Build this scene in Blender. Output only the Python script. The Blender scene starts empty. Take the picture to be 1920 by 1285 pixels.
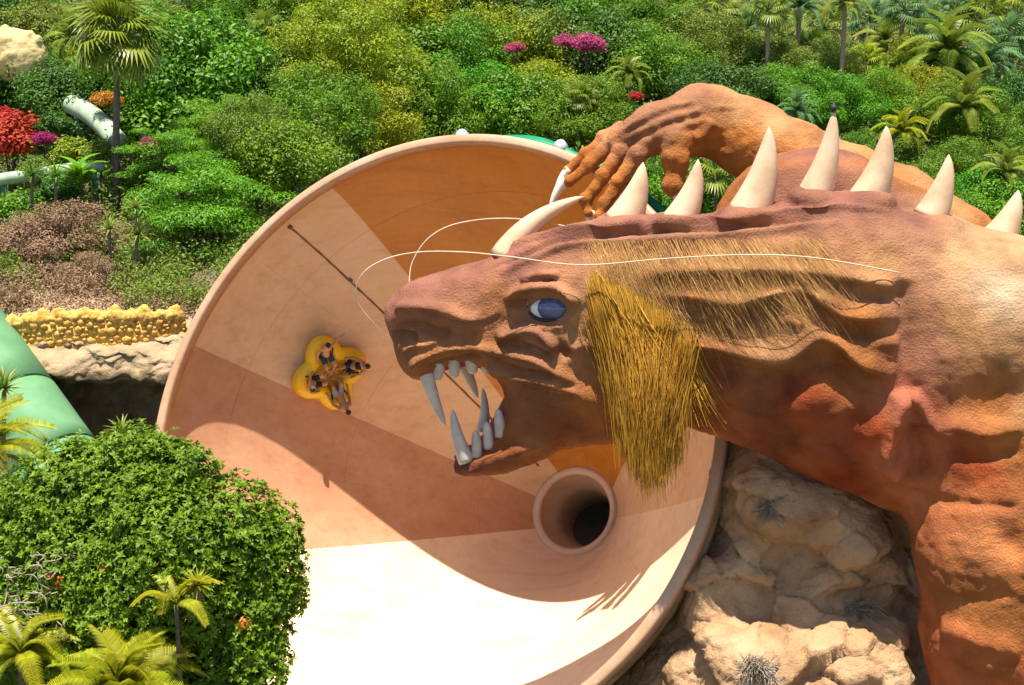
import bpy, bmesh, math, random
import numpy as np
from mathutils import Vector, Matrix, Euler, noise as mnoise
from mathutils.bvhtree import BVHTree
random.seed(7); RNG = np.random.default_rng(7)
SC = bpy.context.scene
COL = SC.collection

# ------------------------------------------------------------------ camera
CAMZ = 22.0; PITCH = math.radians(14.0); FPX = 2400.0
cam = bpy.data.cameras.new('camera'); cam_o = bpy.data.objects.new('camera', cam); COL.objects.link(cam_o)
cam.sensor_width = 36.0; cam.lens = FPX/1920*36.0; cam.clip_start = 0.5; cam.clip_end = 2000
cam_o.location = (0, 0, CAMZ); cam_o.rotation_euler = (math.pi/2-PITCH, 0, 0)
SC.camera = cam_o

# ------------------------------------------------------------------ light
SUN_EL = math.radians(80.5); SUN_AZ = math.radians(-26.0)     # azimuth: 0 = behind the camera, + = right
SUNV = Vector((math.sin(SUN_AZ)*math.cos(SUN_EL), -math.cos(SUN_AZ)*math.cos(SUN_EL), math.sin(SUN_EL)))
world = bpy.data.worlds.new('World'); SC.world = world; world.use_nodes = True
wn = world.node_tree; wn.nodes.clear()
sky = wn.nodes.new('ShaderNodeTexSky'); sky.sky_type = 'NISHITA'; sky.sun_disc = False
sky.sun_elevation = SUN_EL; sky.sun_rotation = math.atan2(SUNV.x, SUNV.y)
bg = wn.nodes.new('ShaderNodeBackground'); bg.inputs[1].default_value = 0.085
wo = wn.nodes.new('ShaderNodeOutputWorld')
wn.links.new(sky.outputs[0], bg.inputs[0]); wn.links.new(bg.outputs[0], wo.inputs[0])
sl = bpy.data.lights.new('sun', 'SUN'); sl.energy = 4.6; sl.angle = math.radians(0.53); sl.color = (1.0, 0.95, 0.86)
so = bpy.data.objects.new('sun', sl); COL.objects.link(so)
so.rotation_euler = SUNV.to_track_quat('Z', 'Y').to_euler(); so.location = SUNV*120
SC.view_settings.view_transform = 'Standard'; SC.view_settings.look = 'None'
SC.view_settings.exposure = 1.1; SC.view_settings.gamma = 1.0; SC.view_settings.use_curve_mapping = False
SC.render.engine = 'CYCLES'
SC.cycles.max_bounces = 8; SC.cycles.diffuse_bounces = 5; SC.cycles.transmission_bounces = 4; SC.cycles.glossy_bounces = 3

# ------------------------------------------------------------------ placing helpers
CP, SP = math.cos(PITCH), math.sin(PITCH)
def ray(px, py):
    x, y, z = (px-960)/FPX, 1.0, (642.5-py)/FPX
    return np.array([x, y*CP+z*SP, -y*SP+z*CP])
def W(px, py, Y):
    d = ray(px, py); return np.array([0, 0, CAMZ])+d*(Y/d[1])
def sstep(a, b, x):
    t = np.clip((np.asarray(x, float)-a)/(b-a), 0, 1); return t*t*(3-2*t)
def ground_z(x, y):
    x = np.asarray(x, float); y = np.asarray(y, float)
    zb = 1.5+4.5*sstep(46, 57, y)+0.32*np.maximum(y-56, 0)*(1-.35*sstep(120, 320, y))
    zl = np.where(y > 46, 10.6+0.22*(y-46), 10.6)
    wl = sstep(-6, -10.5, x)*sstep(46.3, 47.8, y)
    z = zb*(1-wl)+np.maximum(zb, zl)*wl
    zr = 6.5*sstep(6.5, 10.5, x)*sstep(28, 34, y)*(1-sstep(44, 60, y))
    return z+zr
def on_ray_at_height(px, py, h, y0=47., y1=320.):
    d = ray(px, py); ys = np.arange(y0, y1, .25)
    P = d[None]*(ys/d[1])[:, None]; zz = CAMZ+P[:, 2]-ground_z(P[:, 0], P[:, 1])-h
    i = np.where(zz <= 0)[0]; i = i[0] if len(i) else len(ys)-1
    return np.array([P[i, 0], P[i, 1], CAMZ+P[i, 2]])

# ------------------------------------------------------------------ object helpers
def link(o, parent=None):
    COL.objects.link(o)
    if parent is not None: o.parent = parent
    return o
def tag(o, label=None, cat=None, group=None, kind=None):
    if label: o['label'] = label
    if cat: o['category'] = cat
    if group: o['group'] = group
    if kind: o['kind'] = kind
    return o
def thing(name, label, cat, loc=(0, 0, 0), group=None):
    o = bpy.data.objects.new(name, None); o.empty_display_size = .3; link(o); o.location = loc
    return tag(o, label, cat, group)
def wloc(o):
    v = np.zeros(3)
    while o is not None:
        v = v+np.array(o.location); o = o.parent
    return v
def np_mesh(name, V, F, mats=None, smooth=False, col=None):
    V = np.asarray(V, np.float32); Fs = [np.asarray(f, np.int32) for f in (F if isinstance(F, list) else [F])]
    Fs = [f for f in Fs if len(f)]
    me = bpy.data.meshes.new(name); me.vertices.add(len(V)); me.vertices.foreach_set('co', V.ravel())
    nl = sum(f.size for f in Fs); npoly = sum(len(f) for f in Fs)
    me.loops.add(nl); me.polygons.add(npoly)
    me.loops.foreach_set('vertex_index', np.concatenate([f.ravel() for f in Fs]))
    tot = np.concatenate([np.full(len(f), f.shape[1], np.int32) for f in Fs])
    me.polygons.foreach_set('loop_start', np.concatenate([[0], np.cumsum(tot)[:-1]]).astype(np.int32))
    if smooth: me.polygons.foreach_set('use_smooth', np.ones(npoly, bool))
    for m in (mats if isinstance(mats, (list, tuple)) else [mats]):
        if m is not None: me.materials.append(m)
    if col is not None:
        at = me.color_attributes.new('paint', 'FLOAT_COLOR', 'POINT')
        c4 = np.ones((len(V), 4), np.float32); c4[:, :3] = col; at.data.foreach_set('color', c4.ravel())
    me.update(calc_edges=True); me.validate()
    return me
def mk(name, V, F, mat, parent=None, smooth=False, origin=None, col=None):
    o0 = wloc(parent) if parent is not None else (np.asarray(origin, float) if origin is not None else np.zeros(3))
    me = np_mesh(name, np.asarray(V, float)-o0, F, mat, smooth, col)
    o = bpy.data.objects.new(name, me); link(o, parent)
    if parent is None: o.location = o0
    return o
class MB:
    def __init__(s): s.V = []; s.Q = []; s.T = []; s.n = 0
    def add(s, V, Q=None, T=None):
        V = np.asarray(V, float)
        if Q is not None and len(Q): s.Q.append(np.asarray(Q, int)+s.n)
        if T is not None and len(T): s.T.append(np.asarray(T, int)+s.n)
        s.V.append(V); s.n += len(V); return s
    def tube(s, pts, radii, n=8, cap=True):
        pts = np.asarray(pts, float); m = len(pts); radii = np.broadcast_to(np.asarray(radii, float), (m,))
        tan = np.gradient(pts, axis=0); tan /= np.linalg.norm(tan, axis=1)[:, None]+1e-12
        up = np.array([0, 0, 1.]) if abs(tan[0, 2]) < .9 else np.array([1., 0, 0])
        u = np.cross(tan[0], up); u /= np.linalg.norm(u); V = []
        for i in range(m):
            u = u-tan[i]*(u@tan[i]); u /= np.linalg.norm(u); w = np.cross(tan[i], u)
            a = np.arange(n)*2*np.pi/n
            V.append(pts[i]+radii[i]*(np.cos(a)[:, None]*u+np.sin(a)[:, None]*w))
        V = np.concatenate(V); i, j = np.meshgrid(np.arange(m-1), np.arange(n), indexing='ij'); i = i.ravel(); j = j.ravel(); k = (j+1) % n
        Q = np.stack([i*n+j, i*n+k, (i+1)*n+k, (i+1)*n+j], 1); T = None
        if cap:
            V = np.concatenate([V, pts[:1], pts[-1:]]); a = np.arange(n); b = (a+1) % n; N = m*n
            T = np.concatenate([np.stack([b, a, np.full(n, N)], 1), np.stack([(m-1)*n+a, (m-1)*n+b, np.full(n, N+1)], 1)])
        return s.add(V, Q, T)
    def box(s, c, h, R=None):
        v = np.array([(x, y, z) for x in (-1, 1) for y in (-1, 1) for z in (-1, 1)], float)*np.asarray(h)
        if R is not None: v = v@np.asarray(R).T
        return s.add(v+np.asarray(c), [(0, 1, 3, 2), (4, 6, 7, 5), (0, 4, 5, 1), (2, 3, 7, 6), (0, 2, 6, 4), (1, 5, 7, 3)])
    def F(s): return [np.concatenate(s.T) if s.T else np.zeros((0, 3), int), np.concatenate(s.Q) if s.Q else np.zeros((0, 4), int)]
    def build(s, name, mat, parent=None, smooth=False, origin=None):
        return mk(name, np.concatenate(s.V), s.F(), mat, parent, smooth, origin)
    def mesh(s, name, mat, smooth=False): return np_mesh(name, np.concatenate(s.V), s.F(), mat, smooth)
def spline(P, n):
    P = np.asarray(P, float); m = len(P); t = np.linspace(0, m-1, n); i = np.minimum(t.astype(int), m-2); u = (t-i)[:, None]
    g = lambda k: P[np.clip(k, 0, m-1)]
    p0, p1, p2, p3 = g(i-1), g(i), g(i+1), g(i+2)
    return .5*((2*p1)+(-p0+p2)*u+(2*p0-5*p1+4*p2-p3)*u*u+(-p0+3*p1-3*p2+p3)*u**3)
def fbm(V, scale, octs=3, seed=0.):
    return np.array([mnoise.fractal((x*scale+seed, y*scale+seed*.7, z*scale-seed), 1.0, 2.0, octs) for x, y, z in np.asarray(V, float).tolist()])

# ------------------------------------------------------------------ materials
def new_mat(name):
    m = bpy.data.materials.new(name); m.use_nodes = True; nt = m.node_tree; nt.nodes.clear()
    out = nt.nodes.new('ShaderNodeOutputMaterial'); return m, nt, out
def nd(nt, t, **kw):
    n = nt.nodes.new(t)
    for k, v in kw.items():
        if k.startswith('i_'):
            key = k[2:]; key = int(key) if key.isdigit() else key.replace('_', ' ')
            n.inputs[key].default_value = v
        else: setattr(n, k, v)
    return n
def ramp(nt, src, stops):
    r = nt.nodes.new('ShaderNodeValToRGB'); e = r.color_ramp.elements
    while len(e) < len(stops): e.new(.5)
    for i, (p, c) in enumerate(stops): e[i].position = p; e[i].color = (*c, 1) if len(c) == 3 else c
    nt.links.new(src, r.inputs[0]); return r
def surf(name, stops, scale=2., rough=.7, bump=.0, bscale=20., detail=5., spec=.3, dist=.02, coat=0., attr=None, vor=False):
    m, nt, out = new_mat(name); L = nt.links.new
    tc = nd(nt, 'ShaderNodeTexCoord'); n1 = nd(nt, 'ShaderNodeTexNoise', i_Scale=scale, i_Detail=detail, i_Roughness=.6)
    L(tc.outputs['Object'], n1.inputs['Vector'])
    b = nd(nt, 'ShaderNodeBsdfPrincipled', i_Roughness=rough); b.inputs['Specular IOR Level'].default_value = spec; b.inputs['Coat Weight'].default_value = coat
    if attr:
        a = nd(nt, 'ShaderNodeVertexColor', layer_name=attr)
        r = ramp(nt, n1.outputs['Fac'], stops); mx = nd(nt, 'ShaderNodeMix', data_type='RGBA', blend_type='MULTIPLY'); mx.inputs['Factor'].default_value = 1
        L(a.outputs['Color'], mx.inputs['A']); L(r.outputs['Color'], mx.inputs['B']); L(mx.outputs['Result'], b.inputs['Base Color'])
    else:
        r = ramp(nt, n1.outputs['Fac'], stops); L(r.outputs['Color'], b.inputs['Base Color'])
    if bump:
        n2 = nd(nt, 'ShaderNodeTexNoise', i_Scale=bscale, i_Detail=8., i_Roughness=.65); L(tc.outputs['Object'], n2.inputs['Vector'])
        h = n2.outputs['Fac']
        if vor:
            v = nd(nt, 'ShaderNodeTexVoronoi', i_Scale=bscale*.25, feature='DISTANCE_TO_EDGE'); L(tc.outputs['Object'], v.inputs['Vector'])
            r2 = ramp(nt, v.outputs['Distance'], [(0, (0, 0, 0)), (.06, (1, 1, 1))]); ad = nd(nt, 'ShaderNodeMath', operation='ADD')
            L(r2.outputs['Color'], ad.inputs[0]); L(h, ad.inputs[1]); h = ad.outputs[0]
        bp = nd(nt, 'ShaderNodeBump', i_Strength=bump, i_Distance=dist); L(h, bp.inputs['Height']); L(bp.outputs[0], b.inputs['Normal'])
    L(b.outputs[0], out.inputs[0]); return m
def leafmat(name, c1, c2, trans=.35, rough=.5, spec=.35, hue=.018):
    m, nt, out = new_mat(name); L = nt.links.new
    g = nd(nt, 'ShaderNodeNewGeometry'); oi = nd(nt, 'ShaderNodeObjectInfo')
    tc = nd(nt, 'ShaderNodeTexCoord'); n1 = nd(nt, 'ShaderNodeTexNoise', i_Scale=1.7, i_Detail=2.); L(tc.outputs['Object'], n1.inputs['Vector'])
    ad = nd(nt, 'ShaderNodeMath', operation='MULTIPLY_ADD'); ad.inputs[1].default_value = .55; L(g.outputs['Random Per Island'], ad.inputs[0])
    m2 = nd(nt, 'ShaderNodeMath', operation='MULTIPLY_ADD'); m2.inputs[1].default_value = .9; m2.inputs[2].default_value = -.22; L(n1.outputs['Fac'], m2.inputs[0]); L(m2.outputs[0], ad.inputs[2])
    r = ramp(nt, ad.outputs[0], [(0.05, c1), (.95, c2)])
    hs = nd(nt, 'ShaderNodeHueSaturation'); mr = nd(nt, 'ShaderNodeMapRange'); mr.inputs['To Min'].default_value = .5-hue; mr.inputs['To Max'].default_value = .5+hue
    L(oi.outputs['Random'], mr.inputs['Value']); L(mr.outputs[0], hs.inputs['Hue']); L(r.outputs['Color'], hs.inputs['Color'])
    b = nd(nt, 'ShaderNodeBsdfPrincipled', i_Roughness=rough); b.inputs['Specular IOR Level'].default_value = spec; L(hs.outputs[0], b.inputs['Base Color'])
    t = nd(nt, 'ShaderNodeBsdfTranslucent'); L(hs.outputs[0], t.inputs['Color'])
    mx = nd(nt, 'ShaderNodeMixShader'); mx.inputs[0].default_value = trans; L(b.outputs[0], mx.inputs[1]); L(t.outputs[0], mx.inputs[2]); L(mx.outputs[0], out.inputs[0])
    return m
M = {}
M['leaf_mid'] = leafmat('leaf_mid', (0.055, 0.145, 0.006), (0.2, 0.37, 0.014))
M['leaf_dark'] = leafmat('leaf_dark', (0.03, 0.09, 0.01), (0.1, 0.22, 0.016))
M['leaf_yellow'] = leafmat('leaf_yellow', (0.13, 0.2, 0.004), (0.4, 0.43, 0.01))
M['leaf_bright'] = leafmat('leaf_bright', (0.05, 0.18, 0.006), (0.19, 0.42, 0.012))
M['leaf_olive'] = leafmat('leaf_olive', (0.085, 0.14, 0.01), (0.25, 0.32, 0.03))
M['leaf_near'] = leafmat('leaf_near', (0.05, 0.115, 0.005), (0.21, 0.34, 0.014), .3, .45, .25)
M['leaf_dry'] = leafmat('leaf_dry', (0.17, 0.11, 0.055), (0.42, 0.28, 0.16), .2, .8, .1)
M['leaf_palm'] = leafmat('leaf_palm', (0.09, 0.15, 0.012), (0.28, 0.34, 0.035), .3, .4)
M['leaf_bluepalm'] = leafmat('leaf_bluepalm', (0.05, 0.13, 0.035), (0.16, 0.28, 0.09), .3, .4)
M['leaf_goldpalm'] = leafmat('leaf_goldpalm', (0.12, 0.16, 0.006), (0.46, 0.44, 0.014), .35, .4)
M['leaf_yucca'] = leafmat('leaf_yucca', (0.09, 0.16, 0.02), (0.3, 0.38, 0.05), .25, .4)
M['petal_red'] = leafmat('petal_red', (.30, .02, .010), (.62, .07, .03), .3, .7)
M['petal_pink'] = leafmat('petal_pink', (.32, .03, .10), (.60, .10, .22), .3, .7)
M['petal_magenta'] = leafmat('petal_magenta', (.25, .01, .10), (.45, .03, .22), .3, .7)
M['leaf_orange'] = leafmat('leaf_orange', (.40, .14, .01), (.62, .28, .03), .3, .6)
M['dry_twig'] = surf('dry_twig', [(.3, (.22, .17, .12)), (.7, (.45, .37, .28))], 6., .9)
M['bark'] = surf('bark', [(.3, (.06, .045, .03)), (.7, (.16, .12, .085))], 9., .9, .6, 14.)
M['palm_bark'] = surf('palm_bark', [(.3, (.09, .07, .055)), (.7, (.21, .165, .12))], 7., .9, .7, 12.)
M['pale_bark'] = surf('pale_bark', [(.3, (.22, .16, .10)), (.7, (.38, .30, .20))], 7., .9, .5, 12.)
M['dead_skirt'] = leafmat('dead_skirt', (.14, .09, .04), (.36, .25, .13), .2, .8, .1)
M['soil'] = surf('soil', [(.3, (.10, .075, .045)), (.5, (.17, .13, .08)), (.7, (.07, .09, .03))], .6, .95, .8, 6., dist=.15)
M['rock'] = surf('rock', [(.25, (.20, .10, .045)), (.42, (.42, .245, .12)), (.6, (.52, .33, .175)), (.78, (.62, .44, .25))], .7, .92, 1., 5., dist=.14)
M['sandstone'] = surf('sandstone', [(.28, (.55, .6, .6)), (.5, (1, 1, 1)), (.72, (1.15, 1.15, 1.15))], 1.2, .95, 1., 5., dist=.14, attr='paint')
M['wallstone'] = surf('wallstone', [(.3, (.30, .14, .03)), (.45, (.58, .31, .06)), (.7, (.74, .47, .12))], 5.5, .9, .6, 9., dist=.05)
M['wall_core'] = surf('wall_core', [(.3, (.16, .10, .05)), (.7, (.30, .20, .10))], 2., .95, .5, 9.)
M['yellow_rock'] = surf('yellow_rock', [(.3, (.55, .40, .16)), (.7, (.75, .58, .28))], 1., .9, .6, 5., dist=.08)
M['dragon'] = surf('dragon', [(.25, (.60, .50, .46)), (.5, (1.0, .94, .88)), (.75, (1.3, 1.25, 1.15))], 1.1, .9, 1., 17., 9., .15, dist=.07, attr='paint')
M['horn'] = surf('horn', [(.3, (.46, .29, .17)), (.5, (.62, .41, .25)), (.72, (.70, .50, .33))], 1.3, .6, .25, 10., dist=.02)
M['claw'] = surf('claw', [(.3, (.62, .50, .38)), (.7, (.80, .72, .60))], 2., .55, .2, 12.)
M['tooth'] = surf('tooth', [(.3, (.44, .37, .31)), (.7, (.62, .55, .48))], 3., .35, .1, 14., spec=.5)
M['eye_white'] = surf('eye_white', [(.3, (.62, .66, .72)), (.7, (.82, .85, .88))], 3., .12, 0, spec=.6, coat=.6)
M['eye_blue'] = surf('eye_blue', [(.3, (.035, .05, .13)), (.55, (.07, .09, .22)), (.75, (.16, .18, .34))], 4., .12, 0, spec=.6, coat=.7)
M['eye_rim'] = surf('eye_rim', [(.3, (.30, .18, .10)), (.7, (.42, .26, .15))], 4., .6)
M['eye_line'] = surf('eye_line', [(.3, (.015, .013, .02)), (.7, (.03, .028, .035))], 4., .4)
M['hair'] = leafmat('hair', (.22, .075, .006), (.90, .50, .06), .15, .6, .2, 0.)
M['hair_thin'] = leafmat('hair_thin', (0.28, 0.11, 0.035), (0.78, 0.45, 0.15), .1, .7, .2, 0.)
M['whisker'] = surf('whisker', [(.3, (.55, .45, .30)), (.7, (.70, .60, .44))], 5., .6)
M['green_tube'] = surf('green_tube', [(.3, (.085, .20, .085)), (.5, (.115, .26, .115)), (.7, (.16, .30, .15))], .6, .62, .15, 3., spec=.25)
M['green_flange'] = surf('green_flange', [(.3, (.045, .13, .07)), (.7, (.07, .19, .10))], 2., .5)
M['green_deep'] = surf('green_deep', [(.3, (.0, .16, .07)), (.7, (.005, .25, .11))], 1.5, .4, .2, 6.)
M['pale_tube'] = surf('pale_tube', [(.3, (.26, .36, .22)), (.7, (.44, .52, .36))], 1.4, .6)
def panel_mat(name, a, b, c):
    m, nt, out = new_mat(name); L = nt.links.new
    tc = nd(nt, 'ShaderNodeTexCoord'); n1 = nd(nt, 'ShaderNodeTexNoise', i_Scale=.45, i_Detail=6., i_Roughness=.62); L(tc.outputs['Object'], n1.inputs['Vector'])
    n2 = nd(nt, 'ShaderNodeTexNoise', i_Scale=5., i_Detail=5.); L(tc.outputs['Object'], n2.inputs['Vector'])
    mx = nd(nt, 'ShaderNodeMath', operation='MULTIPLY_ADD'); mx.inputs[1].default_value = .3; L(n2.outputs['Fac'], mx.inputs[0])
    mm = nd(nt, 'ShaderNodeMath', operation='MULTIPLY_ADD'); mm.inputs[1].default_value = .8; mm.inputs[2].default_value = -.05; L(n1.outputs['Fac'], mm.inputs[0]); L(mm.outputs[0], mx.inputs[2])
    r0 = ramp(nt, mx.outputs[0], [(.28, a), (.5, b), (.72, c)])
    mp = nd(nt, 'ShaderNodeMapping'); mp.inputs['Rotation'].default_value = (.0, .55, 1.10); mp.inputs['Scale'].default_value = (.16, 2.2, 2.2); L(tc.outputs['Object'], mp.inputs['Vector'])
    n3 = nd(nt, 'ShaderNodeTexNoise', i_Scale=1.0, i_Detail=7., i_Roughness=.7); L(mp.outputs[0], n3.inputs['Vector'])
    st = ramp(nt, n3.outputs['Fac'], [(.30, (.78, .72, .66)), (.50, (1, 1, 1)), (.70, (1.06, 1.07, 1.08))])
    r = nd(nt, 'ShaderNodeMix', data_type='RGBA', blend_type='MULTIPLY'); r.inputs['Factor'].default_value = .7; L(r0.outputs['Color'], r.inputs['A']); L(st.outputs['Color'], r.inputs['B'])
    bs = nd(nt, 'ShaderNodeBsdfPrincipled', i_Roughness=.38); bs.inputs['Specular IOR Level'].default_value = .35
    rr = nd(nt, 'ShaderNodeMapRange'); rr.inputs['To Min'].default_value = .28; rr.inputs['To Max'].default_value = .55; L(n1.outputs['Fac'], rr.inputs['Value']); L(rr.outputs[0], bs.inputs['Roughness'])
    bp = nd(nt, 'ShaderNodeBump', i_Strength=.08, i_Distance=.05); L(n1.outputs['Fac'], bp.inputs['Height']); L(bp.outputs[0], bs.inputs['Normal'])
    L(r.outputs['Result'], bs.inputs['Base Color']); L(bs.outputs[0], out.inputs[0]); return m
M['panel_ochre'] = panel_mat('panel_ochre', (.42, .145, .012), (.50, .185, .018), (.56, .235, .045))
M['panel_tan'] = panel_mat('panel_tan', (.60, .37, .205), (.68, .435, .25), (.74, .51, .32))
M['panel_brown'] = panel_mat('panel_brown', (.44, .21, .11), (.51, .255, .14), (.57, .32, .19))
M['panel_cream'] = panel_mat('panel_cream', (.72, .495, .31), (.78, .565, .37), (.82, .63, .44))
M['rim'] = panel_mat('rim', (.40, .225, .12), (.46, .27, .155), (.54, .35, .23))
M['throat'] = panel_mat('throat', (.56, .38, .25), (.62, .43, .29), (.66, .48, .34))
M['seam'] = surf('seam', [(.3, (.13, .06, .03)), (.7, (.33, .19, .10))], 3., .7)
M['raft'] = surf('raft', [(.3, (.80, .46, .004)), (.7, (.90, .56, .008))], 1.5, .35, .1, 4., spec=.5)
M['black'] = surf('black', [(.3, (.018, .015, .015)), (.7, (.04, .035, .035))], 4., .5)
M['skin_a'] = surf('skin_a', [(.3, (.46, .23, .12)), (.7, (.55, .30, .17))], 6., .55)
M['skin_b'] = surf('skin_b', [(.3, (.34, .16, .08)), (.7, (.42, .21, .11))], 6., .55)
M['hair_dark'] = surf('hair_dark', [(.3, (.012, .009, .008)), (.7, (.035, .026, .022))], 9., .6)
M['cloth_blue'] = surf('cloth_blue', [(.3, (.02, .035, .085)), (.7, (.05, .07, .14))], 8., .8)
M['cloth_grey'] = surf('cloth_grey', [(.3, (.16, .18, .27)), (.7, (.25, .27, .36))], 8., .8)
M['cloth_black'] = surf('cloth_black', [(.3, (.012, .012, .018)), (.7, (.03, .03, .04))], 8., .8)
M['mouth'] = surf('mouth', [(.3, (.20, .05, .035)), (.7, (.32, .09, .06))], 3., .7, .4, 12.)
M['metal'] = surf('metal', [(.3, (.30, .32, .36)), (.7, (.45, .47, .52))], 3., .35)

# ------------------------------------------------------------------ terrain
def build_ground():
    xs = np.concatenate([np.linspace(-500, -70, 12), np.arange(-66, 90, 1.6), np.linspace(94, 500, 12)])
    ys = np.concatenate([np.linspace(-200, 10, 10), np.arange(13, 150, 1.3), np.linspace(155, 700, 30)])
    X, Y = np.meshgrid(xs, ys, indexing='ij'); Z = ground_z(X, Y)
    V = np.stack([X.ravel(), Y.ravel(), Z.ravel()], 1)
    nz = fbm(V*np.array([1, 1, 0]), .12, 3)*.7; V[:, 2] += nz-.35
    n, m = len(xs), len(ys); i, j = np.meshgrid(np.arange(n-1), np.arange(m-1), indexing='ij'); i = i.ravel(); j = j.ravel()
    Q = np.stack([i*m+j, (i+1)*m+j, (i+1)*m+j+1, i*m+j+1], 1)
    o = mk('hillside', V, Q, M['soil'], smooth=True); tag(o, 'brown earth hillside rising behind the slide under the trees', kind='structure')
build_ground()

# ------------------------------------------------------------------ the funnel slide
FC = np.array([-2.7987, 35.0533, CAMZ-11.2101]); FD = np.array([.389934, .772547, -.501121]); FD /= np.linalg.norm(FD)
FR, FL, FT = 9.15, 13.25, 1.66
FA = np.cross(FD, [0, 0, 1.]); FA /= np.linalg.norm(FA); FB = np.cross(FA, FD)
def fprof(ax):
    u = np.clip(np.asarray(ax, float)/FL, 0, 1); return 8.9-(8.9-FT)*u+1.0*np.sin(np.pi*u**.5757)
def fpt(th, ax, off=0.):
    th = np.asarray(th, float); ax = np.asarray(ax, float); r = fprof(ax)+off
    return FC+ax[..., None]*FD+r[..., None]*(np.cos(th)[..., None]*FA+np.sin(th)[..., None]*FB)
def fhit(px, py):
    d = ray(px, py); T = np.linspace(28, 62, 8000)[:, None]; w = np.array([0, 0, CAMZ])+T*d-FC; ax = w@FD
    rad = np.linalg.norm(w-ax[:, None]*FD, axis=1); i = np.where((ax > 0) & (rad > fprof(ax)) & (ax < FL))[0][0]
    return math.atan2(w[i]@FB, w[i]@FA), ax[i]
def grid_faces(n, m, base=0, flip=False):
    i, j = np.meshgrid(np.arange(n-1), np.arange(m-1), indexing='ij'); i = i.ravel(); j = j.ravel()
    q = np.stack([i*m+j, (i+1)*m+j, (i+1)*m+j+1, i*m+j+1], 1)+base
    return q[:, ::-1] if flip else q
def shell_patch(ths, axs, t0, t1):
    n, m = len(ths), len(axs); T, A = np.meshgrid(ths, axs, indexing='ij')
    V = np.concatenate([fpt(T, A, t0).reshape(-1, 3), fpt(T, A, t1).reshape(-1, 3)]); N = n*m
    Q = [grid_faces(n, m), grid_faces(n, m, N, True)]
    idx = np.arange(N).reshape(n, m)
    for e in (idx[0], idx[-1][::-1], idx[:, -1], idx[:, 0][::-1]):
        Q.append(np.stack([e[:-1], e[1:], e[1:]+N, e[:-1]+N], 1))
    return V, np.concatenate(Q)
def build_funnel():
    base = FC+np.array([0, 0, -FR*.86])
    f = thing('funnel_slide', 'giant open funnel water slide of ochre, tan and cream panels', 'water slide', base)
    # sectors in degrees: (start, end, material, sub-panels)
    secs = [(0.5, 40, 'panel_tan', 2), (40, 126.5, 'panel_ochre', 4), (126.5, 170.2, 'panel_tan', 2), (170.2, 213, 'panel_brown', 2), (213, 360.5, 'panel_cream', 6)]
    rings = [(0.03, 2.6), (2.6, 6.6), (6.6, 11.2), (11.2, FL)]
    g = .0016
    for a0, a1, mt, k in secs:
        for q in range(k):
            s0 = math.radians(a0+(a1-a0)*q/k); s1 = math.radians(a0+(a1-a0)*(q+1)/k)
            for r0, r1 in rings:
                gr = g/float(fprof((r0+r1)/2)); n = max(4, int(round((s1-s0)/math.radians(2.4))))+1; m = 7 if r0 > 1 else 10
                axs = np.linspace(r0+.004, r1-.004, m) if r0 > 1 else r0+.004+(r1-r0-.008)*np.linspace(0, 1, m)**1.8
                V, Q = shell_patch(np.linspace(s0+gr, s1-gr, n), axs, 0, .05)
                mk('panel', V, Q, M[mt], f, smooth=False)
    for o in f.children:
        o.data.polygons.foreach_set('use_smooth', np.ones(len(o.data.polygons), bool))
        me = o.data; bm = bmesh.new(); bm.from_mesh(me)
        for e in bm.edges:
            if len(e.link_faces) == 2 and e.calc_face_angle(0) > .6: e.smooth = False
        bm.to_mesh(me); bm.free()
    # outer shell
    V, Q = shell_patch(np.linspace(0, 2*math.pi, 121), np.linspace(.35, FL, 24), .055, .075)
    mk('outer_shell', V, Q, M['wall_core'], f, True)
    # rim lip (rounded flange ring)
    prof = [(8.85, .2), (8.845, -.06), (8.86, -.12), (8.92, -.145), (9.08, -.145), (9.14, -.11), (9.16, -.02), (9.16, .26), (9.02, .30), (8.99, .1)]
    th = np.linspace(0, 2*math.pi, 181)[:-1]; V = []
    for rr, ax in prof: V.append(FC+ax*FD+rr*(np.cos(th)[:, None]*FA+np.sin(th)[:, None]*FB))
    k = len(prof); n = len(th); V = np.stack(V, 1).reshape(-1, 3)
    i, j = np.meshgrid(np.arange(n), np.arange(k), indexing='ij'); i = i.ravel(); j = j.ravel(); i2 = (i+1) % n; j2 = (j+1) % k
    mk('rim', V, np.stack([i*k+j, i2*k+j, i2*k+j2, i*k+j2], 1), M['rim'], f, True)
    # worn seam strip along one panel joint with small bolts
    ta = math.radians(138.9); axs = np.linspace(.9, 12.6, 60); mb = MB()
    wob = np.array([mnoise.noise((a*2.3, 1.7, 0))*.004 for a in axs]); P = fpt(np.full(60, ta)+wob/ fprof(axs)*3, axs, -.01)
    mb.tube(P, .028+.012*np.abs(np.sin(axs*5.1)), 6); s = mb.build('seam_strip', M['seam'], f, True)
    tag(s, 'rust-stained joint line running down the tan panel')
    for a in (.75, 3.6, 6.1, 6.35):
        p = fpt(np.array(ta+random.uniform(-.006, .006)), np.array(a), -.03); m2 = MB(); m2.tube([p-FD*.06, p+FD*.06], [.07, .07], 8); m2.build('bolt', M['seam'], f)
    # green ribs and brackets outside the rim
    th = np.radians(np.linspace(30, 88, 40)); w = .22+.12*np.sin(np.linspace(0, 9, 40))**2+.75*sstep(56, 36, np.degrees(th))
    V = []
    for rr, ax in ((9.14, .4), (9.14, .95)): V.append(FC+ax*FD+rr*(np.cos(th)[:, None]*FA+np.sin(th)[:, None]*FB))
    for rr, ax in ((1., .95), (1., .4)): V.append(FC+ax*FD+(9.14+w)[:, None]*(np.cos(th)[:, None]*FA+np.sin(th)[:, None]*FB))
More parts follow.
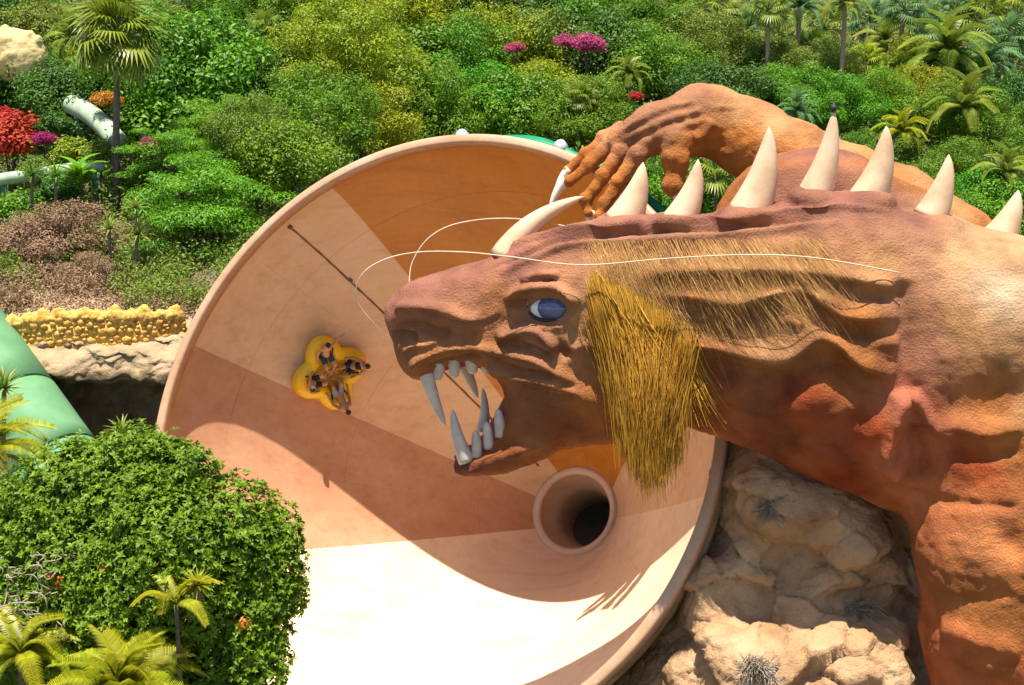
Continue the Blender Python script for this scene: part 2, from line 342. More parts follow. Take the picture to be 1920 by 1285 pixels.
    V = np.stack(V, 1).reshape(-1, 3); n = 40; i, j = np.meshgrid(np.arange(n-1), np.arange(4), indexing='ij'); i = i.ravel(); j = j.ravel(); j2 = (j+1) % 4
    o = mk('stiffening_rib', V, [np.stack([i*4+j, (i+1)*4+j, (i+1)*4+j2, i*4+j2], 1), np.array([[0, 1, 2, 3], [n*4-1, n*4-2, n*4-3, n*4-4]])], M['green_deep'], f)
    for deg in (172.5, 76, 97, 148):
        t = math.radians(deg); u = math.cos(t)*FA+math.sin(t)*FB; v = -math.sin(t)*FA+math.cos(t)*FB; c = FC+u*9.42+FD*.5
        if deg == 172.5:
            m2 = MB(); P = [c-u*.1+v*.45, c-u*.1-v*.35, c+u*.33+v*.42, c+u*.08+v*.1]; P = [np.array(p) for p in P]
            m2.add(P+[p+FD*.25 for p in P], [(0, 3, 1, 1)][:0], [(0, 3, 1), (0, 2, 3), (4, 5, 7), (4, 7, 6), (0, 4, 6), (0, 6, 2), (2, 6, 7), (2, 7, 3), (3, 7, 5), (3, 5, 1), (1, 5, 4), (1, 4, 0)])
            m2.build('bracket', M['green_deep'], f)
        else:
            m2 = MB(); m2.tube([c-FD*.15-u*.05, c+FD*.1-u*.05], [.2, .2], 12); m2.build('bracket', M['metal'], f)
    # exit tube: flared throat into a narrower bending pipe
    c0 = FC+FL*FD; c2 = W(1099, 970, c0[1]+1.5); c3 = c2+(c2-c0)/np.linalg.norm(c2-c0)*4.
    pts = np.array([c0-FD*.02, c0+FD*.12, c0*.6+c2*.4, c2, c2*.6+c3*.4, c3, c3+np.array([1.5, 2., -1.5])])
    P = spline(pts, 25); R = np.interp(np.linspace(0, 6, 25), range(7), [FT+.0, FT+.01, FT-.13, 1.12, 1.06, 1.05, 1.05])
    A = MB(); A.tube(P, R, 40, cap=False); A.Q[0] = A.Q[0][:, ::-1]; a = np.arange(40); b = (a+1) % 40; e = (len(P)-1)*40
    A.add(P[-1:]); A.T.append(np.stack([e+a, e+b, np.full(40, len(P)*40)], 1)); A.tube(P[2:], R[2:]+.12, 40, cap=False); A.build('exit_tube', M['throat'], f, True)
    tn = np.linspace(0, 2*np.pi, 61)[:-1]; tm = np.linspace(0, 2*np.pi, 13)[:-1]; A_, B_ = np.meshgrid(tn, tm, indexing='ij'); rr = FT-.10+.17*np.cos(B_)
    V = (c0+FD*.02)+(-.17*np.sin(B_))[..., None]*FD+rr[..., None]*(np.cos(A_)[..., None]*FA+np.sin(A_)[..., None]*FB); i, j = np.meshgrid(np.arange(60), np.arange(12), indexing='ij'); i = i.ravel(); j = j.ravel(); i2 = (i+1) % 60; j2 = (j+1) % 12
    mk('collar', V.reshape(-1, 3), np.stack([i*12+j, i*12+j2, i2*12+j2, i2*12+j], 1), M['throat'], f, True)
    # steel support legs under the funnel
    for th, ax in ((-1.1, 1.5), (-2.05, 1.5), (-1.2, 8), (-1.95, 8)):
        p = fpt(np.array(th), np.array(float(ax)), .1); m2 = MB(); z = float(ground_z(p[0], p[1]))-.8
        m2.tube([p, np.array([p[0], p[1], z])], [.22, .22], 10); m2.build('support_post', M['green_flange'], f)
    return f
build_funnel()

# ------------------------------------------------------------------ implicit sculpting
def surface_nets(F, org, h):
    ins = F > 0; n = np.array(F.shape)-1
    c = [ins[i:i+n[0], j:j+n[1], k:k+n[2]] for i in (0, 1) for j in (0, 1) for k in (0, 1)]
    anyc = c[0].copy(); allc = c[0].copy()
    for q in c[1:]: anyc |= q; allc &= q
    idx = np.argwhere(anyc & ~allc); del c, anyc, allc
    cid = np.full(n, -1, np.int32); cid[tuple(idx.T)] = np.arange(len(idx))
    off = np.array([(i, j, k) for i in (0, 1) for j in (0, 1) for k in (0, 1)])
    f = np.stack([F[tuple((idx+o).T)] for o in off], 1).astype(np.float64)
    acc = np.zeros((len(idx), 3)); cnt = np.zeros(len(idx))
    for a in range(8):
        for b in range(a+1, 8):
            if np.abs(off[a]-off[b]).sum() != 1: continue
            m = (f[:, a] > 0) != (f[:, b] > 0); t = f[m, a]/(f[m, a]-f[m, b]); acc[m] += off[a]+t[:, None]*(off[b]-off[a]); cnt[m] += 1
    V = org+(idx+acc/cnt[:, None])*h; Q = []
    for ax in range(3):
        u, v = (ax+1) % 3, (ax+2) % 3; s0 = [slice(None)]*3; s1 = [slice(None)]*3; s0[ax] = slice(0, -1); s1[ax] = slice(1, None)
        for a, b in ((u, None), (v, None)): s0[a] = slice(1, -1); s1[a] = slice(1, -1)
        A = ins[tuple(s0)]; B = ins[tuple(s1)]; e = np.argwhere(A != B); sg = A[tuple(e.T)]
        e[:, u] += 1; e[:, v] += 1; du = np.zeros(3, int); du[u] = 1; dv = np.zeros(3, int); dv[v] = 1
        q = np.stack([cid[tuple((e-du-dv).T)], cid[tuple((e-dv).T)], cid[tuple(e.T)], cid[tuple((e-du).T)]], 1)
        q[~sg] = q[~sg][:, ::-1]; Q.append(q)
    Q = np.concatenate(Q); return V, Q[(Q >= 0).all(1)]
class Grid:
    def __init__(s, lo, hi, h):
        s.lo = np.asarray(lo, float); s.h = h; s.n = np.ceil((np.asarray(hi)-s.lo)/h).astype(int)+1
        s.ax = [s.lo[k]+np.arange(s.n[k])*h for k in range(3)]; s.F = np.full(s.n, -1.5, np.float32)
    def win(s, lo, hi):
        a = np.clip(np.floor((np.asarray(lo)-s.lo)/s.h).astype(int), 0, s.n-1); b = np.clip(np.ceil((np.asarray(hi)-s.lo)/s.h).astype(int)+1, 1, s.n)
        sl = tuple(slice(a[k], b[k]) for k in range(3))
        X, Y, Z = (s.ax[0][sl[0]][:, None, None], s.ax[1][sl[1]][None, :, None], s.ax[2][sl[2]][None, None, :]); return sl, X, Y, Z
    def put(s, sl, f, k=.2, sub=False):
        a = s.F[sl]; f = f.astype(np.float32)
        if sub: f = -f; h = np.clip(.5-.5*(a-f)/k, 0, 1); s.F[sl] = f*(1-h)+a*h-k*h*(1-h); return
        h = np.clip(.5+.5*(a-f)/k, 0, 1); s.F[sl] = f*(1-h)+a*h+k*h*(1-h)
    def ell(s, c, r, k=.3, R=None, sub=False):
        c = np.asarray(c, float); r = np.asarray(r, float); e = max(r)+k+.3; sl, X, Y, Z = s.win(c-e, c+e)
        if any(q.stop <= q.start for q in sl): return
        P = [X-c[0], Y-c[1], Z-c[2]]
        if R is not None: R = np.asarray(R); P = [R[0, i]*P[0]+R[1, i]*P[1]+R[2, i]*P[2] for i in range(3)]
        q = np.sqrt((P[0]/r[0])**2+(P[1]/r[1])**2+(P[2]/r[2])**2); s.put(sl, (1-q)*min(r), k, sub)
    def cap(s, a, b, ra, rb, k=.2, sub=False):
        a = np.asarray(a, float); b = np.asarray(b, float); e = max(ra, rb)+k+.3
        sl, X, Y, Z = s.win(np.minimum(a, b)-e, np.maximum(a, b)+e)
        if any(q.stop <= q.start for q in sl): return
        d = b-a; L2 = d@d+1e-9; t = np.clip(((X-a[0])*d[0]+(Y-a[1])*d[1]+(Z-a[2])*d[2])/L2, 0, 1)
        D = np.sqrt((X-a[0]-t*d[0])**2+(Y-a[1]-t*d[1])**2+(Z-a[2]-t*d[2])**2); s.put(sl, ra+(rb-ra)*t-D, k, sub)
    def chain(s, pts, rad, k=.2, sub=False):
        for i in range(len(pts)-1): s.cap(pts[i], pts[i+1], rad[i], rad[i+1], k, sub)
def poly_sd(P, X, Z):
    x = X.ravel(); z = Z.ravel(); d = np.full(x.shape, 1e9); ins = np.zeros(x.shape, bool); n = len(P)
    for i in range(n):
        a, b = P[i], P[(i+1) % n]; e = b-a; t = np.clip(((x-a[0])*e[0]+(z-a[1])*e[1])/(e@e+1e-12), 0, 1)
        d = np.minimum(d, (x-a[0]-t*e[0])**2+(z-a[1]-t*e[1])**2)
        c = (a[1] > z) != (b[1] > z); xi = a[0]+(z-a[1])*e[0]/(e[1] if abs(e[1]) > 1e-12 else 1e-12); ins ^= c & (x < xi)
    d = np.sqrt(d); return np.where(ins, d, -d).reshape(X.shape)
def blur2(a, n):
    for _ in range(n):
        p = np.pad(a, 1, mode='edge'); a = (p[:-2, 1:-1]+p[2:, 1:-1]+p[1:-1, :-2]+p[1:-1, 2:]+4*p[1:-1, 1:-1])/8
    return a
def vnormals(V, Q):
    n = np.cross(V[Q[:, 2]]-V[Q[:, 0]], V[Q[:, 3]]-V[Q[:, 1]]); N = np.zeros_like(V)
    for k in range(4): np.add.at(N, Q[:, k], n)
    return N/(np.linalg.norm(N, axis=1)[:, None]+1e-12)
def smooth_mesh(V, Q, it=2, lam=.5):
    E = np.concatenate([Q[:, [0, 1]], Q[:, [1, 2]], Q[:, [2, 3]], Q[:, [3, 0]]])
    deg = np.bincount(E[:, 0], minlength=len(V))+np.bincount(E[:, 1], minlength=len(V)); deg = np.maximum(deg, 1)[:, None]
    for _ in range(it):
        A = np.stack([np.bincount(E[:, 0], V[E[:, 1], k], len(V))+np.bincount(E[:, 1], V[E[:, 0], k], len(V)) for k in range(3)], 1)
        V = V+lam*(A/deg-V)
    return V
def bvh_of(V, Q): return BVHTree.FromPolygons(V.tolist(), Q.tolist())
CAMV = Vector((0, 0, CAMZ))
def cast(bvh, px, py):
    d = Vector(ray(px, py)).normalized(); r = bvh.ray_cast(CAMV, d); return None if r[0] is None else np.array(r[0])
def stroke(V, N, bvh, pts, wa, wb, amp, n=None, taper=.15, direc=None):
    """raise (amp>0) or press in (amp<0) the surface along a line seen at pixel points; wa = width above, wb = width below (m)"""
    pts = spline(np.array(pts, float), n or max(6, 3*len(pts))); P = [cast(bvh, *p) for p in pts]
    keep = [(i, p) for i, p in enumerate(P) if p is not None]
    if len(keep) < 2: return
    tt = np.array([i for i, _ in keep])/(len(pts)-1); P = np.array([p for _, p in keep]); w = max(wa, wb)*2.6
    m = ((V > P.min(0)-w) & (V < P.max(0)+w)).all(1); idx = np.where(m)[0]
    if not len(idx): return
    X = V[idx]; best = np.full(len(X), 1e9); near = np.zeros_like(X); tb = np.zeros(len(X))
    for i in range(len(P)-1):
        e = P[i+1]-P[i]; t = np.clip(((X-P[i])@e)/(e@e+1e-12), 0, 1); q = P[i]+t[:, None]*e; d = np.linalg.norm(X-q, axis=1); b = d < best
        best[b] = d[b]; near[b] = q[b]; tb[b] = (tt[i]+t*(tt[i+1]-tt[i]))[b]
    up = (X-near)[:, 2] > 0; ww = np.where(up, wa, wb); a = amp*np.exp(-(best/ww)**2)
    if taper > 0: a = a*sstep(0, taper, tb)*sstep(0, taper, 1-tb)
    dv = N[idx] if direc is None else np.asarray(direc)
    V[idx] += a[:, None]*dv
def bump(V, N, bvh, px, py, r, amp):
    p = cast(bvh, px, py)
    if p is None: return
    d = np.linalg.norm((V-p)/np.asarray(r), axis=1) if np.ndim(r) else np.linalg.norm(V-p, axis=1)/r
    i = np.where(d < 2.4)[0]; V[i] += (amp*np.exp(-d[i]**2))[:, None]*N[i]
def paint(V, ctrl, Y, power=3.):
    P = np.array([(W(a, b, Y) if Y else WD(a, b, -1.5))[[0, 2]] for a, b, _ in ctrl]); C = np.array([c for _, _, c in ctrl], float)
    D = ((V[:, None, [0, 2]]-P[None])**2).sum(2)+.04; w = D**(-power/2); return (w@C)/w.sum(1)[:, None]

# ------------------------------------------------------------------ the dragon
AMP = 1.4
def DYX(px): return np.interp(px, [720, 900, 1060, 1210, 1310, 1400, 1650, 2100], [32.1, 32.1, 31.9, 31.2, 30.6, 30.2, 29.9, 29.8])
def WD(px, py, off=0.): return W(px, py, float(DYX(px))+off)
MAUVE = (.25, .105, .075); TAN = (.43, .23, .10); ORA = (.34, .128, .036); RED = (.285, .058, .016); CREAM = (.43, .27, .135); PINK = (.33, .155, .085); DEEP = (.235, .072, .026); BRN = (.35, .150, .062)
def horn_mesh(base, tip, rw, bend, nseg=14, n=14, flat=.8, blunt=.12):
    base = np.asarray(base, float); tip = np.asarray(tip, float); mid = (base+tip)/2+np.asarray(bend)
    t = np.linspace(0, 1, nseg)[:, None]; P = (1-t)**2*base+2*t*(1-t)*mid+t*t*tip
    r = rw*(1-t[:, 0])**.82*(1-blunt)+rw*blunt*np.sqrt(np.clip(1-t[:, 0]**6, 0, 1)); mb = MB(); mb.tube(P, np.maximum(r, .004), n)
    V = np.concatenate(mb.V); return V, mb.F()
def build_dragon():
    root = thing('dragon_sculpture', 'huge red-brown dragon sculpture with ivory horns crouching over the funnel', 'sculpture', W(1870, 1285, 27.2)-np.array([0, 0, 3.5]))
    g = Grid(WD(690, 640)*[1, 0, 0]+[0, 25.2, 3.4], np.array([14.0, 34.6, 19.4]), .062)
    # side outline: nose, crest, back (leaves the frame), belly, jaw, mouth
    out = [(721, 596), (722, 575), (732, 556), (752, 538), (780, 524), (815, 515), (850, 505), (885, 496), (915, 486), (950, 470), (985, 452), (1030, 434), (1085, 419), (1140, 412), (1220, 408), (1310, 404), (1400, 394), (1480, 380), (1560, 366), (1640, 372), (1700, 394), (1770, 398), (1830, 425), (1920, 455), (2120, 540),
           (2120, 1010), (1900, 1010), (1780, 985), (1690, 962), (1600, 925), (1500, 882), (1400, 838), (1340, 812), (1280, 792), (1215, 800), (1150, 828), (1100, 832), (1050, 840), (1000, 862), (950, 879), (900, 886), (868, 888), (853, 882), (852, 868), (862, 858), (885, 842), (905, 828), (930, 806), (946, 780), (950, 752), (944, 724), (930, 700), (905, 684), (870, 678), (838, 684), (815, 700), (795, 710), (772, 709), (757, 694), (744, 668), (737, 640), (728, 622)]
    P2 = np.array([WD(a, b)[[0, 2]] for a, b in out])
    X2, Z2 = np.meshgrid(g.ax[0], g.ax[2], indexing='ij'); sd = poly_sd(P2, X2, Z2); sd = np.where(sd > .12, blur2(sd, 10), sd)
    xp = np.array([WD(a, 640)[0] for a in (720, 800, 900, 1000, 1100, 1250, 1450, 1650, 1800, 2100)])
    T = np.interp(g.ax[0], xp, [.80, .92, 1.02, 1.30, 1.45, 1.65, 1.85, 2.05, 2.3, 2.4])[:, None, None]
    Wd = np.interp(g.ax[0], xp, [.75, .95, 1.05, 1.35, 1.7, 1.9, 2.2, 2.6, 2.9, 3.0])[:, None, None]
    pxs = np.linspace(700, 2100, 57); yc = np.interp(g.ax[0], [WD(a, 640)[0] for a in pxs], DYX(pxs))[:, None, None]
    u = np.minimum(sd[:, None, :]/Wd, 1); pw = np.interp(g.ax[0], xp, [2.05, 2.15, 2.35, 2.2, 2.05, 2., 2., 2., 2., 2.])[:, None, None]; F = (1-((1-u)**pw+np.abs((g.ax[1][None, :, None]-yc)/T)**pw)**(1/pw))*np.minimum(Wd, T)
    g.F = np.maximum(g.F, F.astype(np.float32)); del F
    # flat floor of the lower jaw, hollow between the jaw sides
    g.chain([WD(850, 828, 0.), WD(900, 800, 0.), WD(940, 778, 0.)], [.40, .46, .42], .10, sub=True)
    # skull, cheek and brow masses
    g.ell(WD(1050, 640, -.55), (.95, 1.0, 1.1), .5); g.ell(WD(1010, 530, -.75), (.75, .55, .42), .35); g.ell(WD(1120, 560, -.5), (.8, 1.1, 1.0), .5)
    # shoulder, near foreleg, far shoulder
    g.ell(W(1870, 620, 29.0), (2.0, 1.9, 2.15), .55)
    g.ell(W(1880, 800, 28.9), (2.05, 1.7, 2.0), .5)
    g.chain([W(1880, 820, 28.7), W(1885, 1010, 28.2), W(1893, 1180, 28.0), W(1900, 1420, 27.9), W(1905, 1560, 27.9)], [1.85, 2.0, 1.95, 1.80, 1.85], .5)
    g.ell(W(1525, 425, 32.6), (2.55, 1.5, 2.0), .35); g.ell(W(1690, 470, 32.4), (1.7, 1.5, 1.6), .5)
    # collars round the horns
    horns = [((945, 482), (1097, 368), .40, (-30, -26), .0), ((1166, 408), (1206, 304), .50, (10, 8), .0), ((1270, 408), (1309, 299), .45, (12, 8), 0), ((1402, 392), (1442, 237), .53, (16, 10), 0),
             ((1522, 362), (1563, 208), .43, (14, 10), 0), ((1624, 366), (1662, 236), .48, (14, 8), 0), ((1743, 396), (1779, 290), .42, (10, 8), 0), ((1868, 440), (1910, 356), .44, (8, 6), 0)]
    for (b, t, r, bd, _) in horns[1:6]:
        c = WD(b[0]+2, b[1]+6); g.ell(c+[0, 0, -.02], (r*1.35, .75, .26), .15)
    V, Q = surface_nets(g.F, g.lo, g.h); del g
    V = smooth_mesh(V, Q, 3); N = vnormals(V, Q); bvh = bvh_of(V, Q)
    S = lambda pts, wa, wb, amp, **k: stroke(V, N, bvh, pts, wa, wb, amp*AMP, **k)
    z6 = lambda L: [(1280+a/2.99, 430+b/2.99) for a, b in L]; z5 = lambda L: [(640+a/2.99, 430+b/2.99) for a, b in L]
    # neck folds
    S(z6([(-250, 250), (0, 240), (300, 236), (600, 238), (850, 262), (1050, 300), (1240, 335)]), .22, .10, .14)
    S(z6([(-200, 320), (0, 322), (300, 318), (600, 310), (850, 330), (1080, 380), (1200, 400)]), .14, .14, -.10)
    S(z6([(-200, 350), (0, 368), (150, 392), (300, 418), (430, 390), (600, 338), (720, 350), (800, 418), (900, 478), (1050, 495), (1250, 498)]), .24, .09, .19)
    S(z6([(0, 470), (300, 500), (450, 470), (600, 420), (740, 460), (850, 540), (1000, 580), (1230, 575)]), .14, .18, -.14)
    S(z6([(-80, 625), (50, 640), (250, 668), (450, 720), (600, 708), (700, 640), (780, 600), (870, 640), (950, 720), (1050, 780), (1200, 835)]), .30, .10, .24)
    S(z6([(0, 760), (250, 790), (450, 830), (600, 820), (760, 740), (900, 780), (1050, 900), (1190, 930)]), .25, .40, -.18)
    S(z6([(430, 500), (540, 500), (690, 540)]), .10, .06, .08); S(z6([(430, 540), (560, 545), (690, 570)]), .05, .1, -.07)
    S(z6([(960, 610), (1100, 625), (1230, 640)]), .14, .2, .08)
    bump(V, N, bvh, 1525, 742, .60, .30); bump(V, N, bvh, 1600, 752, .30, .16); bump(V, N, bvh, 1632, 815, .45, .24); bump(V, N, bvh, 1490, 765, .35, .12)
    for pts in (z6([(-200, 285), (200, 280), (600, 275), (900, 310), (1150, 350)]), z6([(-100, 560), (150, 570), (400, 590), (640, 560)]), z6([(700, 560), (820, 570), (960, 660), (1120, 720), (1220, 760)]), [(1250, 700), (1350, 712), (1450, 728)], [(1300, 745), (1400, 770), (1500, 800), (1600, 850)], [(1360, 790), (1460, 820), (1560, 862)],
                z5([(600, 520), (760, 540), (900, 480)]), z5([(950, 900), (1080, 960), (1250, 1010)]), z5([(1000, 850), (1120, 900), (1280, 950)])):
        S(pts, .05, .045, -.026); S([(a, b-7) for a, b in pts], .06, .04, .022)
    # armpit tendons
    S([(1697, 735), (1680, 790), (1665, 850), (1690, 900)], .2, .2, .24); S([(1708, 732), (1728, 765), (1758, 805), (1800, 815)], .12, .12, .14); S([(1716, 790), (1722, 850), (1718, 905)], .18, .18, -.16)
    S([(1690, 520), (1697, 600), (1697, 690), (1695, 745)], .25, .25, -.16)
    S([(1760, 805), (1800, 800), (1850, 815), (1925, 800)], .22, .12, .13); S([(1770, 850), (1830, 860), (1925, 845)], .15, .15, -.10)
    # crest folds
    S([(905, 492), (960, 468), (1030, 442), (1100, 428), (1250, 418), (1400, 408), (1560, 392), (1680, 398)], .12, .10, .12)
    S([(920, 506), (975, 482), (1045, 450), (1130, 440), (1300, 432), (1450, 418), (1600, 405)], .08, .09, -.09)
    S([(930, 520), (985, 495), (1060, 463), (1150, 455), (1300, 448), (1460, 432), (1560, 412)], .12, .09, .10)
    # face
    S(z5([(290, 452), (420, 440), (560, 455), (700, 500), (800, 500)]), .16, .09, .16)
    S(z5([(285, 560), (400, 545), (520, 580), (620, 590)]), .14, .12, -.20)
    S(z5([(270, 600), (340, 600), (430, 610)]), .12, .12, -.22)
    S(z5([(345, 700), (400, 650), (470, 650), (560, 610)]), .10, .08, .10)
    S(z5([(600, 600), (720, 590), (860, 550), (980, 445)]), .02, .02, -.025)
    S(z5([(390, 800), (440, 730), (560, 675), (700, 655), (820, 670), (880, 700)]), .14, .07, .16)
    S(z5([(480, 770), (600, 735), (720, 715), (790, 720)]), .06, .08, -.10)
    S(z5([(860, 615), (960, 590), (1080, 575), (1150, 620), (1215, 700)]), .18, .06, .17)
    S(z5([(865, 635), (960, 640), (1080, 668), (1200, 720)]), .05, .09, -.15)
    S(z5([(800, 668), (900, 685), (1000, 710), (1100, 735), (1220, 800), (1380, 880)]), .13, .06, .17)
    S(z5([(820, 705), (900, 750), (1000, 790), (1110, 805), (1220, 830)]), .05, .07, -.14)
    S(z5([(815, 745), (900, 795), (1000, 820), (1120, 835), (1250, 875), (1400, 920)]), .15, .08, .20)
    bump(V, N, bvh, 1092, 745, .30, .24)
    S(z5([(1110, 580), (1200, 640), (1290, 720)]), .14, .16, -.20); S(z5([(1270, 700), (1350, 650), (1470, 640)]), .12, .08, .10)
    S(z5([(1000, 610), (1060, 590), (1130, 570)]), .06, .06, .06)
    # eye socket and brows
    bump(V, N, bvh, 1030, 580, (.62, .6, .40), -.17)
    S(z5([(930, 420), (980, 350), (1080, 330), (1180, 330), (1280, 375), (1340, 430)]), .12, .07, .20)
    S(z5([(920, 415), (980, 420), (1050, 420)]), .10, .10, -.16)
    S(z5([(1035, 325), (1100, 300), (1200, 280)]), .045, .05, -.15); S(z5([(1000, 290), (1100, 265), (1230, 262)]), .10, .05, .10)
    S(z5([(1050, 530), (1150, 555), (1260, 530), (1330, 450)]), .06, .07, .09)
    bump(V, N, bvh, 925, 822, (.16, .2, .12), .13)
    S([(870, 872), (930, 858), (1000, 838), (1060, 812)], .10, .14, .06)
    # foreleg relief
    S([(1705, 912), (1760, 935), (1830, 945), (1925, 950)], .10, .14, -.06)
    bump(V, N, bvh, 1900, 1015, (.3, .5, .4), -.22); S([(1800, 1120), (1840, 1125), (1900, 1110)], .14, .1, -.06); S([(1760, 1180), (1830, 1200), (1920, 1230)], .3, .14, .08)
    S([(1750, 1240), (1830, 1270), (1920, 1300)], .2, .2, -.05)
    # general unevenness of the trowelled plaster
    nrm = vnormals(V, Q); a = fbm(V, .75, 3)*.055+fbm(V, 3.0, 3, 5.)*.022
    rough = sstep(0, 1, (W(0, 700, 28)[2]-V[:, 2])/2.0+.3)
    a += rough*np.abs(fbm(V, 2.2, 4, 11.))*.04
    V = V+nrm*a[:, None]
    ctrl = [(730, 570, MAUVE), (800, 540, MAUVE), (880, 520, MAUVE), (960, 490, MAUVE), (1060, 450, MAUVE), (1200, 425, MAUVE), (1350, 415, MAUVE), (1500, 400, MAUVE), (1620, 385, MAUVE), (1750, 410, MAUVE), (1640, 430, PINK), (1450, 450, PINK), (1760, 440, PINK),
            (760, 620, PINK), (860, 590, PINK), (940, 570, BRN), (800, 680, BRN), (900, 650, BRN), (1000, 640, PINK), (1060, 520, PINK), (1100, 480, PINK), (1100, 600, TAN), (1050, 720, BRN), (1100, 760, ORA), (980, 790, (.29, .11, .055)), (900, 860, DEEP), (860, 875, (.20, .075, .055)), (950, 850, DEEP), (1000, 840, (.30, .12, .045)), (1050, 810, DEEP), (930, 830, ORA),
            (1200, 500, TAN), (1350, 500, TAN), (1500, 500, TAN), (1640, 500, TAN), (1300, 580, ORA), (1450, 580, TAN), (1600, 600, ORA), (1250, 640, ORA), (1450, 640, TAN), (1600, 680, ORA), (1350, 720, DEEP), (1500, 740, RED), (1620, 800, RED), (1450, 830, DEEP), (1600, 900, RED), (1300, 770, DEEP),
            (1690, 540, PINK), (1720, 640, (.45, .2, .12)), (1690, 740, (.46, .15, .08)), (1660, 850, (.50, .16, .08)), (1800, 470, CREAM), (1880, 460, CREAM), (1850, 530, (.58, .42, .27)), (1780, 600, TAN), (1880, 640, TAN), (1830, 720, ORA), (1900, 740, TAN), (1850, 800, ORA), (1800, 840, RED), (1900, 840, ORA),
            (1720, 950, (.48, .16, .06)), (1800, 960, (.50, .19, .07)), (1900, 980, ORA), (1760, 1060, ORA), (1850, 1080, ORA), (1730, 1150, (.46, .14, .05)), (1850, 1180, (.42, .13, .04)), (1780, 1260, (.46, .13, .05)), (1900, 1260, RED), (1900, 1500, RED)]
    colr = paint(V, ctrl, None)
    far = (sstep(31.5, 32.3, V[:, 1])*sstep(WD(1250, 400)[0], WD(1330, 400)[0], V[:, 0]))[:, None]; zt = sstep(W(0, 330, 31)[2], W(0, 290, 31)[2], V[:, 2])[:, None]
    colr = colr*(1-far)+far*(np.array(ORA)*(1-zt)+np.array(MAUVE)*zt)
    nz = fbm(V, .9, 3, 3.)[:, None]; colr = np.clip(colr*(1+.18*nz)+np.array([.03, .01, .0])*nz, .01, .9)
    # mouth lining
    inm = (np.abs(V[:, 1]-32.3) < .75) & (V[:, 0] > WD(840, 700)[0]) & (V[:, 0] < WD(955, 700)[0]) & (V[:, 2] < WD(850, 770)[2]) & (nrm[:, 2] > .25)
    colr[inm] = (.24, .07, .05)
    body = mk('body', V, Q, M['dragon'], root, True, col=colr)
    bvh = bvh_of(V, Q)
    # horns
    for i, (b, t, r, bd, _) in enumerate(horns):
        yb_ = float(DYX(b[0])); pb = W(b[0], b[1]+(14 if i else 4), yb_); pt = W(t[0], t[1], yb_+(0 if i else .2)); bend = (W(b[0]+bd[0], b[1]+bd[1], yb_)-W(b[0], b[1], yb_))
        if i: bend = np.array([bend[0]+.05, 0, -abs(bend[2])*.2])
        hv, hf = horn_mesh(pb, pt, r, bend, blunt=.10)
        hv = hv+fbm(hv, 2., 2)[:, None]*.012
        o = mk('horn', hv, hf, M['horn'], root, True)
        if i == 4:
            mb = MB(); tp = pt+np.array([0, 0, -.02]); mb.tube([tp, tp+[0, 0, .05], tp+[0, 0, .07], tp+[0, 0, .13], tp+[0, 0, .16], tp+[0, 0, .24]], [.06, .06, .09, .06, .03, .008], 8); mb.build('finial', M['black'], o, True)
    # eye
    ec = cast(bvh, 1034, 580); ec = ec+np.array([.0, .13, 0])
    def ellip(c, r, R, n=32, m=18, lim=math.pi):
        th = np.linspace(0, 2*np.pi, n, endpoint=False); ph = np.linspace(1e-3, lim, m); A, B = np.meshgrid(th, ph, indexing='ij')
        v = np.stack([np.sin(B)*np.cos(A), np.sin(B)*np.sin(A), np.cos(B)], -1).reshape(-1, 3)*r; i, j = np.meshgrid(np.arange(n), np.arange(m-1), indexing='ij'); i = i.ravel(); j = j.ravel(); k = (i+1) % n
        return v@np.asarray(R).T+c, np.stack([i*m+j, i*m+j+1, k*m+j+1, k*m+j], 1)
    def frame(zax, xax):
        z = np.asarray(zax, float); z /= np.linalg.norm(z); x = np.asarray(xax, float); x = x-z*(x@z); x /= np.linalg.norm(x); return np.stack([x, np.cross(z, x), z], 1)
    R = frame((-.1, -1, .22), (1, 0, -.05))
    v, q = ellip(ec, np.array([.56, .33, .30]), R); eye = mk('eye', v, q, M['eye_white'], root, True)
    v, q = ellip(ec+R[:, 0]*.05, np.array([.53, .335, .345]), R, lim=1.45); mk('iris', v, q, M['eye_blue'], eye, True)
    for nm, sg in (('upper_eyelid', 1), ('lower_eyelid', -1)):
        tt = np.linspace(-1, 1, 22); mb = MB(); mb.tube([ec+R[:, 0]*(.59*a)+R[:, 1]*(sg*(.325 if sg > 0 else .315)*(1-a*a)**.5*(1-.2*a)-.03*a)+R[:, 2]*(.07+.09*(1-a*a)) for a in tt], (.045 if sg < 0 else .055)*(1-.6*tt**4)+.01, 7); mb.build(nm, M['eye_line'] if sg < 0 else M['eye_rim'], root, True)
    # teeth: (root px, tip px, depth offset, radius, bend px)
    near, farr = 32.1-.54, 32.1+.66
    teeth = [((800, 700), (836, 800), near+.06, .21, (-4, 8)), ((822, 692), (820, 714), near+.04, .17, (0, 0)), ((851, 686), (853, 710), near+.02, .17, (0, 0)), ((884, 682), (888, 702), near+.0, .18, (0, 0)), ((908, 686), (915, 702), near+.02, .11, (0, 0)),
             ((872, 692), (896, 748), farr, .18, (4, 4)), ((905, 795), (905, 728), farr-.2, .17, (8, 0)),
             ((872, 852), (849, 768), near+.05, .23, (-8, 4)), ((894, 844), (892, 806), near+.02, .15, (0, 0)), ((916, 828), (912, 790), near+.02, .15, (0, 0)), ((938, 806), (934, 766), near+.0, .16, (0, 0))]
    for k, (b, t, y, r, bd) in enumerate(teeth):
        pb = W(b[0], b[1], y); pt = W(t[0], t[1], y); e = pb-pt; pb = pb+e/np.linalg.norm(e)*.18
        bend = W(b[0]+bd[0], b[1]+bd[1], y)-W(b[0], b[1], y); hv, hf = horn_mesh(pb, pt, r, bend, 12, 12, blunt=.72 if k in (1, 2, 3, 4, 8, 9, 10) else .30)
        mk('tooth', hv, hf, M['tooth'], root, True)
